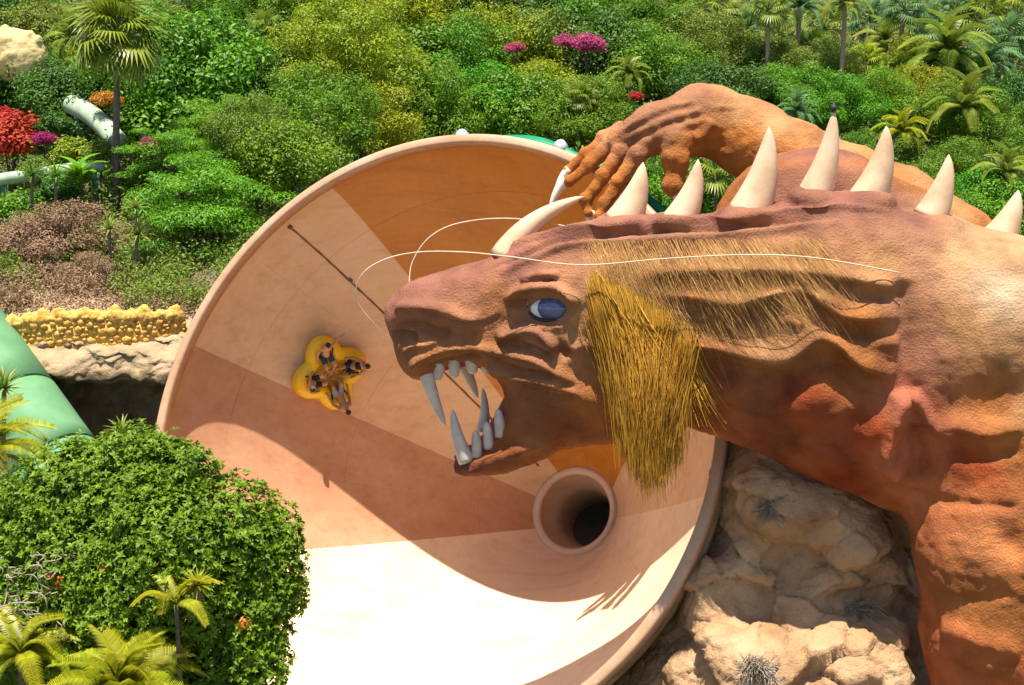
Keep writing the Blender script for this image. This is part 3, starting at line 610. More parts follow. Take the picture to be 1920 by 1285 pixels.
    gg = Grid(WD(740, 900)+[0, -1.4, 0], WD(980, 640)+[0, 1.6, 0], .05)
    for off in (-.38, .42):
        gg.chain([WD(858, 858, off*.75), WD(880, 846, off), WD(905, 832, off*1.05), WD(930, 812, off*1.05), WD(950, 785, off)], [.10, .13, .14, .14, .14], .08); gg.chain([WD(786, 704, off*.8), WD(820, 690, off), WD(852, 682, off*1.05), WD(888, 678, off*1.05), WD(925, 690, off)], [.12, .13, .13, .13, .12], .08)
    gg.chain([WD(870, 862, 0), WD(905, 845, 0), WD(945, 812, 0), WD(972, 770, 0)], [.18, .28, .42, .5], .15)
    v, q = surface_nets(gg.F, gg.lo, gg.h); v = smooth_mesh(v, q, 2); mk('mouth_lining', v, q, M['mouth'], root, True)
    # whiskers
    wk = [(735, 637, -.7), (700, 606, -1.3), (668, 560, -1.5), (678, 516, -1.6), (720, 487, -1.6), (785, 473, -1.6), (870, 473, -1.7), (960, 482, -1.75), (1090, 497, -1.8), (1250, 485, -1.95), (1400, 478, -2.2), (1530, 484, -2.3), (1690, 512, -1.9)]
    mb = MB(); mb.tube(spline([WD(*p) for p in wk], 90), .015, 5); mb.build('whisker', M['whisker'], root, True)
    wk = [(767, 531, .3), (773, 492, .5), (800, 450, .6), (842, 424, .7), (900, 412, .7), (960, 410, .6), (1010, 416, .4), (1060, 424, .1)]
    mb = MB(); mb.tube(spline([WD(*p) for p in wk], 60), .015, 5); mb.build('whisker', M['whisker'], root, True)
    # mane: thin bristles lying over the neck, dense beard behind the cheek
    def strands(paths, r):
        P = np.array(paths); k, m, _ = P.shape; rr = np.asarray(r)[:, None]*np.linspace(1, .35, m)[None]
        T = np.gradient(P, axis=1); T /= np.linalg.norm(T, axis=2, keepdims=True)+1e-9; u = np.cross(T, [0, 1., 0.]); u /= np.linalg.norm(u, axis=2, keepdims=True)+1e-9; w = np.cross(T, u)
        V = np.stack([P+rr[..., None]*(math.cos(a)*u+math.sin(a)*w) for a in (0, 2.0944, 4.18879)], 2).reshape(-1, 3)
        b = (np.arange(k)*m*3)[:, None, None, None]; s = np.arange(m-1)[None, :, None, None]*3; j = np.arange(3)[None, None, :, None]
        q = np.concatenate([b+s+j, b+s+(j+1) % 3, b+s+3+(j+1) % 3, b+s+3+j], 3).reshape(-1, 4); return V, q
    rn = random.Random(3); paths = []; rad = []
    for _ in range(2300):
        f = rn.random()**1.35; x0 = 1104+428*f+rn.gauss(0, 5); y0 = rn.uniform(450-14*f, 590+10*f-70*f*f) if rn.random() < .85 else 450+rn.gauss(0, 14)-8*f
        y0 = max(y0, 449-6*f+rn.uniform(0, 6))
        ln = rn.uniform(80, 175)*(1-.15*f); ang = math.radians(74-22*f+rn.gauss(0, 7)); p = []
        for s in np.linspace(0, 1, 6):
            p.append((x0+ln*s*math.cos(ang), y0+ln*s*math.sin(ang)))
        h = [cast(bvh, *a) for a in p]
        if any(a is None for a in h): continue
        ys = np.array([a[1] for a in h]); lo = np.minimum.accumulate(ys+.0); ch = np.linspace(ys[0], ys[-1], 6); yy = np.minimum(ys, ch)-np.array([.0, .015, .03, .035, .04, .05])*rn.uniform(.5, 1.4)
        paths.append([W(a[0], a[1], y) for a, y in zip(p, yy)]); rad.append(rn.uniform(.0035, .0065))
    v, q = strands(paths, rad); o = mk('mane', v, q, M['hair_thin'], root); tag(o, 'thin straw bristles lying over the neck folds', kind='stuff')
    paths = []; rad = []
    for _ in range(3600):
        s = rn.random(); k = rn.random()
        x0 = 1110+s*190+rn.gauss(0, 7); y0 = 545+s*85+rn.uniform(-40, 75)*(1-.4*s)
        ln = rn.random()**.8; xe = 1150+s*118+rn.gauss(0, 9)+12*ln; ye = y0+120+(720-y0+215*math.sin((.18+.62*s)*math.pi)-120)*ln+rn.gauss(0, 12)
        if rn.random() < .10: xe = x0+rn.uniform(20, 75); ye = y0+rn.uniform(90, 170)
        h = cast(bvh, x0, y0)
        if h is None: continue
        ya = h[1]-.02; yb = float(DYX(x0))-1.9+rn.uniform(-.22, .30); p = []
        for t in np.linspace(0, 1, 7):
            px = x0+(xe-x0)*(t**1.25)+rn.gauss(0, 1.0)+10*math.sin(t*3.1)*(.5-s); py = y0+(ye-y0)*t
            hh = cast(bvh, px, py); y = ya+(yb-ya)*t
            if hh is not None: y = min(y, hh[1]-.05-.25*k*t)
            p.append(W(px, py, y))
        paths.append(p); rad.append(rn.uniform(.007, .017))
    v, q = strands(paths, rad); o = mk('beard', v, q, M['hair'], root); tag(o, 'thick golden straw tuft hanging behind the jaw', kind='stuff')
    # far arm and hand gripping the rim
    g = Grid((.5, 30.5, 15.2), (12.5, 38.6, 20.6), .05)
    HB = 36.4
    ch = [W(1790, 470, 32.3), W(1690, 392, 33.2), W(1590, 345, 34.2), W(1490, 300, 35.2), W(1410, 262, 36.0), W(1352, 232, 36.3)]
    g.chain(ch, [1.15, 1.0, .98, 1.0, 1.02, .95], .35)
    g.ell(W(1320, 225, 36.3), (.85, .95, .92), .4)
    g.chain([W(1305, 222, 36.3), W(1225, 242, 36.35), W(1165, 262, 36.5)], [.86, .66, .40], .3)
    g.chain([W(1300, 250, 36.0), W(1270, 275, 35.7)], [.55, .42], .3)
    fing = [([(1165, 245), (1132, 262), (1098, 290), (1064, 322)], 37.1, [.26, .20, .175, .13]), ([(1175, 256), (1146, 272), (1104, 310), (1066, 342)], 36.75, [.26, .21, .185, .15]),
            ([(1190, 266), (1165, 285), (1130, 332), (1098, 376), (1104, 402)], 36.35, [.27, .22, .195, .175, .13]), ([(1215, 272), (1194, 292), (1158, 345), (1134, 384), (1120, 408)], 35.9, [.28, .23, .20, .18, .13]),
            ([(1268, 262), (1266, 300), (1262, 350)], 35.6, [.42, .34, .30])]
    for pts, y, r in fing:
        Pw = [W(a, b, y-.12*i) for i, (a, b) in enumerate(pts)]; g.chain(Pw, r, .10)
        for i in range(1, len(Pw)): g.ell(Pw[i]+np.array([-.02, -.03, .05]), np.full(3, r[i]*1.12), .04)
    V, Q = surface_nets(g.F, g.lo, g.h); V = smooth_mesh(V, Q, 2); N = vnormals(V, Q); b2 = bvh_of(V, Q)
    for pts in ([(1310, 190), (1240, 205), (1150, 255)], [(1320, 205), (1250, 225), (1170, 262)], [(1330, 225), (1270, 240), (1195, 272)]): stroke(V, N, b2, pts, .10, .10, .05)
    for pts in ([(1300, 198), (1240, 216), (1165, 255)], [(1320, 216), (1250, 236), (1185, 264)]): stroke(V, N, b2, pts, .08, .08, -.03)
    stroke(V, N, b2, [(1362, 200), (1362, 240), (1350, 285)], .25, .25, -.10); stroke(V, N, b2, [(1300, 262), (1322, 250), (1340, 225)], .16, .12, .12)
    nrm = vnormals(V, Q); V = V+nrm*(fbm(V, .8, 3)*.05+fbm(V, 3.2, 3, 5.)*.03)[:, None]
    AO = (.42, .150, .030); HM = (.32, .155, .085)
    ctrl = [(1300, 185, HM), (1220, 215, HM), (1180, 250, HM), (1260, 225, HM), (1290, 260, AO), (1330, 260, AO), (1100, 300, AO), (1060, 330, AO), (1110, 360, AO), (1150, 340, AO), (1265, 310, AO), (1370, 200, TAN), (1380, 260, AO), (1440, 220, TAN), (1440, 290, AO), (1550, 265, TAN), (1550, 320, AO), (1680, 340, TAN), (1720, 420, AO), (1140, 265, (.46, .2, .09))]
    colr = paint(V, ctrl, 36.2); nz = fbm(V, .9, 3, 3.)[:, None]; colr = np.clip(colr*(1+.16*nz), .01, .9)
    arm = mk('arm', V, Q, M['dragon'], root, True, col=colr); tag(arm, 'far arm reaching over with its hand gripping the funnel rim')
    for b, t, y, r, bd in (((1058, 344), (1030, 402), 36.4, .17, (-10, -4)), ((1262, 354), (1270, 386), 35.3, .17, (4, 0)), ((1062, 324), (1040, 362), 36.7, .13, (-6, -2)), ((1106, 402), (1100, 440), 35.9, .14, (0, 0)), ((1120, 408), (1112, 445), 35.5, .14, (0, 0))):
        pb = W(b[0], b[1], y); pt = W(t[0], t[1], y-.1); bend = W(b[0]+bd[0], b[1]+bd[1], y)-pb; e = pb-pt; hv, hf = horn_mesh(pb+e/np.linalg.norm(e)*.12, pt, r, bend, 10, 10, blunt=.15); mk('claw', hv, hf, M['claw'], arm, True)
    return root
DRAGON = build_dragon()

# ------------------------------------------------------------------ rock under the dragon
def build_rocks():
    lo = W(1120, 1400, 31)*[1, 0, 0]+[0, 26.2, 2.0]; g = Grid(lo, (11.2, 36.0, 13.6), .075); RY = 31.4
    out = [(1372, 832), (1352, 900), (1340, 958), (1328, 1012), (1298, 1068), (1246, 1178), (1198, 1240), (1168, 1285), (1120, 1400), (1060, 1600), (1760, 1600), (1735, 1300), (1722, 1180), (1700, 1060), (1705, 950), (1760, 900), (1700, 800), (1420, 760)]
    P2 = np.array([W(a, b, RY)[[0, 2]] for a, b in out]); X2, Z2 = np.meshgrid(g.ax[0], g.ax[2], indexing='ij'); sd = poly_sd(P2, X2, Z2); sd = np.where(sd > .15, blur2(sd, 6), sd)
    zr = g.ax[2][None, None, :]; T = 1.5+.9*sstep(10, 5, zr); u = np.minimum(sd[:, None, :]/1.3, 1)
    F = (1-np.sqrt((1-u)**2+((g.ax[1][None, :, None]-RY-.3)/T)**2))*1.3; g.F = np.maximum(g.F, F.astype(np.float32)); del F
    for (px, py, Y, r, k) in [(1520, 960, 30.3, (1.75, 1.0, .95), .15), (1440, 930, 30.2, (.8, .8, .8), .2), (1600, 1010, 30.0, (.9, .9, .6), .15), (1400, 1060, 30.6, (.7, .8, .9), .2), (1560, 1070, 30.2, (1.4, .8, .4), .15), (1660, 1080, 30.2, (.55, .7, .75), .15),
                              (1350, 1130, 30.4, (.9, .9, 1.3), .4), (1480, 1160, 29.9, (1.2, .8, .8), .4), (1600, 1190, 29.3, (1.3, 1., .5), .25), (1420, 1235, 28.8, (1.5, 1., .7), .45), (1560, 1255, 28.6, (1.3, 1., .6), .3), (1650, 1280, 28.6, (.8, .9, .8), .3), (1320, 1265, 29.6, (1.0, 1.0, .9), .45), (1500, 1340, 28.2, (2.2, 1.3, .8), .45)]:
        a = random.uniform(-.4, .4); R = np.array([[math.cos(a), 0, math.sin(a)], [0, 1, 0], [-math.sin(a), 0, math.cos(a)]]); g.ell(W(px, py, Y), r, k, R)
    V, Q = surface_nets(g.F, g.lo, g.h); del g; V = smooth_mesh(V, Q, 1); N = vnormals(V, Q)
    # angular facets and cracks
    def facet(v, s, seed):
        o = np.empty(len(v)); q = np.empty(len(v)); t = np.empty(len(v))
        for i, (x, y, z) in enumerate(v.tolist()):
            d, p = mnoise.voronoi((x*s+seed, y*s, z*s*1.35)); o[i] = d[1]-d[0]; c = p[0]; h = mnoise.cell_vector((c[0]*13.1, c[1]*12.7, c[2]*11.9)); q[i] = h[2]
            t[i] = (x*s+seed-c[0])*(h[0]-.5)+(z*s*1.35-c[2])*(h[1]-.7)
        return o, q, t
    e1, c1, t1 = facet(V, .62, 3.); e2, c2, t2 = facet(V, 1.6, 9.)
    a = .22*(c1-.5)+.62*t1-.09*np.exp(-(e1/.025)**2)+.06*(c2-.5)+.20*t2+.05*fbm(V, 1.5, 4)+.03*fbm(V, 6., 3, 2.)
    V = V+N*a[:, None]; V = smooth_mesh(V, Q, 1, .25)
    rk = thing('rock_outcrop', 'sandy brown craggy rock mass beneath the dragon', 'rock', W(1500, 1400, 31))
    mk('boulder_mass', V, Q, M['rock'], rk, True)
    bvh = bvh_of(V, Q)
    for i, (px, py, n, ln, lab) in enumerate([(1440, 955, 170, .50, 'grey dry grass tuft on the upper boulder under the dragon neck'), (1612, 1150, 240, .58, 'pale wiry dry tuft on the rock beside the dragon foreleg'), (1415, 1252, 220, .55, 'dry reddish tuft on the sunlit rock at the bottom edge')]):
        p = cast(bvh, px, py)
        if p is None: continue
        rn = random.Random(i+20); mb = MB()
        for _ in range(n):
            a = rn.uniform(0, 6.283); el = rn.uniform(-.5, 1.2); L = ln*rn.uniform(.5, 1.15); d = np.array([math.cos(a)*math.cos(el), -abs(math.sin(a)*math.cos(el))*.8-.15, math.sin(el)])
            b = p+np.array([rn.gauss(0, .16), -.02, rn.gauss(0, .10)]); c = b+d*L*.55; e = b+d*L+np.array([rn.gauss(0, .1), rn.gauss(0, .05), -.25*L+rn.gauss(0, .06)])
            mb.tube([b, c, e], [.013, .011, .004], 3, cap=False)
        tag(mb.build('dry_tuft', M['dry_twig'], origin=p), lab, 'dry plant', 'dry tufts on the rock')
    return bvh
build_rocks()

# ------------------------------------------------------------------ left cliff, stone wall, green tube
def build_left():
    # cliff: profile swept along x with noise
    xs = np.arange(-27, -9.2, .16); prof = np.array([(50.5, 11.6), (48.2, 11.1), (46.7, 10.75), (46.0, 10.4), (45.4, 9.95), (45.1, 9.55), (45.35, 9.2), (45.9, 8.9), (46.0, 8.2), (45.9, 7.2), (45.7, 6.0), (45.5, 4.5), (45.3, 2.5), (45.0, .5)])
    pr = spline(prof, 110); V = np.array([(x, p[0], p[1]) for x in xs for p in pr]); n, m = len(xs), len(pr)
    nz = fbm(V, .55, 4); n2 = fbm(V, 2.4, 4, 4.); n3 = np.array([mnoise.voronoi((x*1.6, y*1.6, z*1.6))[0][0] for x, y, z in V.tolist()])
    V[:, 1] += nz*.55+n2*.22-(.35-n3)*.35; V[:, 2] += nz*.18+n2*.10
    V[:, 1] += sstep(-12.5, -9.5, V[:, 0])*2.2
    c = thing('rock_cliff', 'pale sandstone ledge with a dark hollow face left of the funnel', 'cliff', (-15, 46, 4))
    tz = sstep(9.75, 9.35, V[:, 2]+n2*.5)[:, None]; mk('rock_face', V, grid_faces(n, m, 0, True), M['sandstone'], c, True, col=np.array([.43, .30, .17])*(1-tz)+np.array([.16, .11, .055])*tz)  # overhang shade painted into the rock colour below the ledge lip
    # crenellated stone wall on top of the ledge
    P = [W(0, 606, 46.6), W(60, 600, 46.4), (W(150, 592, 46.3)), W(230, 592, 46.3), W(290, 592, 46.5), W(345, 590, 46.9)]
    P = [W(-70, 622, 47.4)]+P; Cc = spline(np.array(P), 80); base = Cc[40].copy(); base[2] -= 1
    w = thing('stone_wall', 'low ochre stone wall with rounded battlements on the cliff edge', 'wall', base)
    top = Cc[:, 2]; zb = top-1.2
    V = []
    for k in range(80):
        x, y, z = Cc[k]; V += [(x, y-.16, zb[k]-.3), (x, y-.14, z-.04), (x, y+.2, z-.04), (x, y+.2, zb[k]-.3)]
    i, j = np.meshgrid(np.arange(79), np.arange(4), indexing='ij'); i = i.ravel(); j = j.ravel(); j2 = (j+1) % 4
    mk('wall_core', V, [np.stack([i*4+j, (i+1)*4+j, (i+1)*4+j2, i*4+j2], 1)], M['wallstone'], w)
    rn = random.Random(5); mb = MB(); ico = bmesh.new(); bmesh.ops.create_icosphere(ico, subdivisions=1, radius=1); iv = np.array([v.co for v in ico.verts]); it = np.array([[v.index for v in f.verts] for f in ico.faces]); ico.free()
    seg = np.cumsum(np.concatenate([[0], np.linalg.norm(np.diff(Cc, axis=0), axis=1)])); row = 0
    done = []
    for q_ in range(9000):
        s = rn.uniform(0, seg[-1]); z = rn.uniform(-.02, 1.2); r = rn.uniform(.11, .17) if q_ < 2500 else rn.uniform(.05, .10)
        if any(abs(s-a) < (r+c)*.92 and abs(z-b) < (r+c)*.76 for a, b, c in done): continue
        done.append((s, z, r)); x, y, tz = [np.interp(s, seg, Cc[:, k]) for k in range(3)]
        mb.add(iv*(1+np.array([[rn.uniform(-.22, .22)] for _ in iv]))*np.array([r*1.22, .06, r*1.0])+np.array([x, y-.15+rn.uniform(-.02, .02), tz-.05-z]), None, it)
    o = mb.build('stonework', M['wallstone'], w); o['kind'] = 'stuff'
    gw = Grid(Cc.min(0)-[.5, .6, .6], Cc.max(0)+[.5, .7, 1.0], .05); gw.chain([c+[0, .03, -.07] for c in Cc[::4]], [.17]*20, .12)
    for px in (22, 60, 84, 108, 132, 157, 186, 214, 240, 272, 303, 326):
        k = np.argmin([abs(960+FPX*p[0]/(p[1]*CP+(CAMZ-p[2])*SP)-px) for p in Cc]); r = rn.uniform(.17, .30); h = rn.uniform(.14, .42); gw.ell(Cc[k]+[rn.uniform(-.1, .1), .04, .02], (r, .2, h), .14)
        if rn.random() < .6: gw.ell(Cc[k]+[rn.uniform(-.3, .3), .02, .0], (r*.6, .18, h*.55), .12)
    V, Q = surface_nets(gw.F, gw.lo, gw.h); V = V+vnormals(V, Q)*(fbm(V, 2.5, 3)*.06+fbm(V, 8., 3, 3.)*.035)[:, None]; mk('battlements', V, Q, M['wallstone'], w, True)
    # big green flume tube
    a, b = W(-75, 607, 47.0), W(150, 930, 41.4); d = (b-a)/np.linalg.norm(b-a); L = np.linalg.norm(b-a)
    t = thing('green_flume', 'big mint green closed flume tube with dark flanges at the left edge', 'water slide', b-np.array([0, 0, 2.]))
    sec = [-.3, .505, .842, 1.35]; RT = 1.52
    for k in range(3):
        p0, p1 = a+d*L*(sec[k]+.006), a+d*L*(sec[k+1]-.006); m2 = MB(); m2.tube([p0+(p1-p0)*q for q in np.linspace(0, 1, 6)], RT, 56); m2.build('tube_section', M['green_tube'], t, True)
        for f in t.children[-1].data.polygons:
            if len(f.vertices) == 3: f.use_smooth = False
    for s in sec[1:3]:
        p = a+d*L*s; m2 = MB(); m2.tube([p-d*.13, p-d*.13, p+d*.13, p+d*.13], [RT*.97, RT+.17, RT+.17, RT*.97], 56, cap=False); o = m2.build('flange', M['green_flange'], t)
    # pale flume stretches seen through the plants
    for pts, r, lab in (([(135, 196, 66), (165, 212, 65), (192, 234, 64), (220, 266, 62.5)], .50, 'pale green flume stretch curving down left of the tall palm trunk'), ([(-20, 340, 58), (60, 328, 58.5), (140, 316, 59), (190, 312, 60)], .28, 'pale green flume stretch below the red bougainvillea')):
        Pw = spline(np.array([W(*p) for p in pts]), 24); q = thing('pale_flume', lab, 'water slide', Pw[12]-np.array([0, 0, r]), 'pale flumes among the plants'); m2 = MB(); m2.tube(Pw, r, 24); m2.build('tube_section', M['pale_tube'], q, True)
        for k in (7, 16): m2 = MB(); dd = Pw[k+1]-Pw[k]; dd /= np.linalg.norm(dd); m2.tube([Pw[k]-dd*.07, Pw[k]-dd*.07, Pw[k]+dd*.07, Pw[k]+dd*.07], [r*.9, r+.07, r+.07, r*.9], 24, cap=False); m2.build('flange', M['green_flange'], q)
        for k in (3, 20):
            p = Pw[k]; m2 = MB(); m2.tube([p, np.array([p[0], p[1], float(ground_z(p[0], p[1]))-.5])], .14, 8); m2.build('support_post', M['green_flange'], q)
    # yellow artificial rock at the top left
    c = W(20, 62, 69); g = Grid(c-[2.6, 1.6, 3.2], c+[2.4, 1.6, 1.2], .06); g.ell(c+[-.2, 0, -.5], (1.7, .8, .75), .2); g.ell(c+[.3, 0, -1.3], (1.5, .9, 1.4), .2)
    for k in range(9): g.ell(c+[-1.9+k*.42, -.1, .12+.08*math.sin(k*2)-.018*(k-3)**2], (.2, .35, .24), .08)
    V, Q = surface_nets(g.F, g.lo, g.h); V = V+vnormals(V, Q)*(fbm(V, 1.6, 3)*.06)[:, None]; o = mk('sand_coloured_rock', V, Q, M['yellow_rock'], smooth=True, origin=c-[0, 0, 4.]); tag(o, 'sandy yellow artificial rock with a scalloped top among the trees', 'rock')
build_left()

# ------------------------------------------------------------------ raft and riders
def build_raft():
    RS = 1.04
    th, ax = fhit(612, 696); p = fpt(np.array(th), np.array(ax)); e1 = fpt(np.array(th), np.array(ax+.1))-p; e2 = fpt(np.array(th+.01), np.array(ax))-p; n = np.cross(e1, e2); n /= np.linalg.norm(n)
    if n@(FC+FD*ax-p) < 0: n = -n
    up = np.array([0, SP, CP]); ey = up-n*(up@n); ey /= np.linalg.norm(ey); ex = np.cross(ey, n); R = np.stack([ex, ey, n], 1)
    o = p+n*.30; toW = lambda v: RS*np.asarray(v, float)@R.T+o
    rt = thing('raft', 'yellow cloverleaf inflatable raft high on the funnel wall', 'raft', o)
    ph0 = math.radians(112); ph = np.linspace(0, 2*math.pi, 97)[:-1]; rr = .86+.20*np.cos(4*(ph-ph0)); tb = .27; V = []
    path = np.stack([rr*np.cos(ph), rr*np.sin(ph), np.zeros_like(ph)], 1); T = np.roll(path, -1, 0)-np.roll(path, 1, 0); T /= np.linalg.norm(T, axis=1)[:, None]; Nn = np.stack([T[:, 1], -T[:, 0], np.zeros(len(T))], 1); k = 14
    for q in range(k): a = 2*math.pi*q/k; V.append(path+tb*(math.cos(a)*Nn+math.sin(a)*np.array([0, 0, 1.])))
    V = np.stack(V, 1).reshape(-1, 3); i, j = np.meshgrid(np.arange(96), np.arange(k), indexing='ij'); i = i.ravel(); j = j.ravel(); i2 = (i+1) % 96; j2 = (j+1) % k
    mk('ring_tube', toW(V), np.stack([i*k+j, i2*k+j, i2*k+j2, i*k+j2], 1)[:, ::-1], M['raft'], rt, True)
    m2 = MB(); fl = np.concatenate([path*.93+[0, 0, -.08], path*.93+[0, 0, -.16], [[0, 0, -.06], [0, 0, -.18]]]); a = np.arange(96); b = (a+1) % 96
    m2.add(toW(fl), np.stack([a, a+96, b+96, b], 1), np.concatenate([np.stack([a, b, np.full(96, 192)], 1), np.stack([b+96, a+96, np.full(96, 193)], 1)])); m2.build('floor', M['raft'], rt)
    for q in range(4):
        for s in (-.32, .32):
            a = ph0+q*math.pi/2+s; c = np.array([math.cos(a)*.80, math.sin(a)*.80, .20]); u = np.array([math.cos(a), math.sin(a), 0]); m2 = MB(); m2.tube(toW(spline([c-u*.1, c-u*.06+[0, 0, .07], c+u*.06+[0, 0, .10], c+u*.12+[0, 0, .05]], 8)), .028, 6); m2.build('handle', M['black'], rt, True)
    def person(ang, label, skin, shorts, lean=0., arm_out=None, top=None, seed=0, zt=.85):
        ca, sa = math.cos(ang), math.sin(ang); tl = lambda v: toW((np.asarray(v, float)[..., 0:1]*[ca, sa, 0]+np.asarray(v, float)[..., 1:2]*[-sa, ca, 0]+np.asarray(v, float)[..., 2:3]*[0, 0, 1.]))
        g = Grid((-.25, -.75, -.12), (1.75, .75, 1.35), .0145); A = np.array
        lx = lambda z: lean*(z-.22)
        pel = A([.72, 0, .24]); sp = A([.82+lx(.45), 0, .24+.22*zt]); chs = A([.90+lx(.68), 0, .24+.42*zt]); nk = A([.93+lx(.8), 0, .24+.58*zt]); hd = A([.925+lx(.95), 0, .24+.58*zt+.13])
        g.chain([pel, sp, chs], [.135, .115, .13], .06); g.ell(chs+[0, 0, .02], (.10, .175, .12), .06); g.ell(pel, (.13, .17, .12), .05); g.cap(chs, nk, .07, .052, .04); g.ell(hd, (.088, .075, .112), .02)
        g.ell(hd+[-.088, 0, -.012], (.022, .014, .022), .012); g.ell(hd+[-.062, 0, -.075], (.035, .035, .03), .03)
        for s in (-1, 1):
            g.ell(hd+[.005, s*.077, -.01], (.018, .012, .03), .008)
            hip = pel+[-.02, s*.095, -.01]; kn = A([.36, s*.15, .44]); an = A([.10, s*.11, .16]); g.chain([hip, kn, an], [.088, .062, .042], .03); g.chain([an, A([.02, s*.12, .14]), A([-.06, s*.13, .20])], [.042, .038, .028], .02)
            sh = chs+[0, s*.175, .06]
            if arm_out is not None and s == arm_out[0]: el = sh+A(arm_out[1]); ha = el+A(arm_out[2])
            else: el = sh+[-.13, s*.12, -.22]; ha = A([.60, s*.36, .27])
            g.chain([sh, el, ha], [.058, .046, .032], .03); d = (ha-el)/np.linalg.norm(ha-el); lat = np.cross(d, [0, 0, 1.]); lat /= np.linalg.norm(lat)+1e-9
            g.ell(ha+d*.05, (.042, .042, .028), .015)
            for f, l in ((-.030, .062), (-.010, .075), (.010, .07), (.030, .055)): b0 = ha+d*.08+lat*f; g.chain([b0, b0+d*l*.6, b0+d*l+A([0, 0, -.015])], [.0125, .0115, .010], .004)
            b0 = ha+d*.03+lat*.035*s; g.chain([b0, b0+lat*.03*s+d*.03, b0+lat*.035*s+d*.055], [.014, .012, .010], .005)
        V, Q = surface_nets(g.F, g.lo, g.h); V = smooth_mesh(V, Q, 1, .4)
        pr = thing('person', label, 'person', toW(A([.72*ca, .72*sa, .05])), 'riders in the yellow raft')
        mk('body', tl(V), Q, M[skin], pr, True)
        def blob(name, prims, mat, h=.016):
            lo = A([-.3, -.8, -.1]); gg = Grid(lo, (1.8, .8, 1.4), h)
            for q in prims: (gg.ell if q[0] == 'e' else gg.cap)(*q[1:])
            v, f = surface_nets(gg.F, gg.lo, gg.h); return mk(name, tl(v), f, M[mat], pr, True)
        blob('hair', [('e', hd+[.018, 0, .032], (.092, .086, .098), .02)]+([('cap', hd+[.07, 0, .0], hd+[.11, 0, -.2], .05, .03, .03)] if seed == 1 else []), 'hair_dark')
        blob('swim_shorts', [('e', pel, (.148, .185, .13), .03)]+[('cap', pel+[-.02, s*.095, -.005], A([.50, s*.13, .36]), .104, .09, .03) for s in (-1, 1)], shorts)
        if top: blob('swim_top', [('e', chs+[0, 0, .0], (.125, .185, .13), .03), ('cap', sp, chs, .13, .14, .03)], top)
        for s in (-1, 1): m3 = MB(); e = hd+A([-.078, s*.03, .015]); m3.tube(tl(A([e+[.01, 0, 0], e+[-.006, 0, 0]])), .011, 6); m3.build('eye', M['hair_dark'], pr)
        m3 = MB(); e = hd+A([-.086, 0, -.05]); m3.tube(tl(A([e+[0, -.025, 0], e+[-.003, 0, -.003], e+[0, .025, 0]])), .006, 5); m3.build('mouth', M['petal_pink'], pr)
    person(ph0, 'rider in dark blue shorts at the top of the raft stretching an arm out', 'skin_a', 'cloth_blue', .35, (-1, (.10, -.25, -.06), (.08, -.29, -.04)))
    person(ph0+math.pi/2, 'rider with black hair leaning in on the left of the raft', 'skin_a', 'cloth_black', .0)
    person(ph0+math.pi, 'rider in grey-blue shorts on the bottom lobe of the raft', 'skin_b', 'cloth_grey', .45, zt=.6)
    person(ph0+1.5*math.pi, 'rider with dark top and hair on the right of the raft', 'skin_b', 'cloth_black', .15, None, 'cloth_black', 1)
build_raft()

# ------------------------------------------------------------------ plants: meshes
def leaf_faces(P, N, ln, wd, rng, fold=.25, droop=0.):
    """one folded leaf (4 triangles) per point; N = facing"""
    n = len(P); r = rng.normal(size=(n, 3)); t = np.cross(N, r); t /= np.linalg.norm(t, axis=1)[:, None]+1e-9; b = np.cross(N, t)
    ln = np.broadcast_to(ln, (n,))[:, None]*rng.uniform(.55, 1.4, (n, 1)); wd = np.broadcast_to(wd, (n,))[:, None]*rng.uniform(.8, 1.2, (n, 1))
    a = P-t*ln*.5; c = P+t*ln*.5-N*ln*droop; l = P-b*wd*.5+N*wd*fold; q = P+b*wd*.5+N*wd*fold
    V = np.stack([a, q, c, l], 1).reshape(-1, 3); k = np.arange(n)[:, None]*4
    return V, np.concatenate([k+[[0, 1, 2]], k+[[0, 2, 3]]])
def crown_mesh(name, seed, nclump=26, nleaf=9000, ln=.075, wd=.042, squash=.78, crange=(.24, .40), mat=None, layered=False, lower=-.35, upw=.5):
    rng = np.random.default_rng(seed); C = []; R = []
    for _ in range(nclump*4):
        if len(C) >= nclump: break
        d = rng.normal(size=3); d /= np.linalg.norm(d)
        if d[2] < lower: continue
        r = rng.uniform(*crange); c = d*(1-r)*rng.uniform(.62, 1.22)*np.array([1, 1, squash])
        if any(np.linalg.norm(c-q) < .55*(r+s)*.62 for q, s in zip(C, R)): continue
        C.append(c); R.append(r)
    C.append(np.zeros(3)); R.append(.5); C = np.array(C); R = np.array(R)
    k = rng.choice(len(C), nleaf, p=R**2/np.sum(R**2)); d = rng.normal(size=(nleaf, 3)); d /= np.linalg.norm(d, axis=1)[:, None]
    sq = np.array([1, 1, .30 if layered else .85]); P = C[k]+d*R[k][:, None]*np.where(rng.random((nleaf, 1)) < .1, rng.uniform(1.05, 1.32, (nleaf, 1)), rng.uniform(.6, 1.08, (nleaf, 1)))*sq
    N = d*.8+np.array([0, 0, upw*(2 if layered else 1)])+rng.normal(size=(nleaf, 3))*.45; N /= np.linalg.norm(N, axis=1)[:, None]
    V, F = leaf_faces(P, N, ln, wd, rng); return np_mesh(name, V, F, mat)
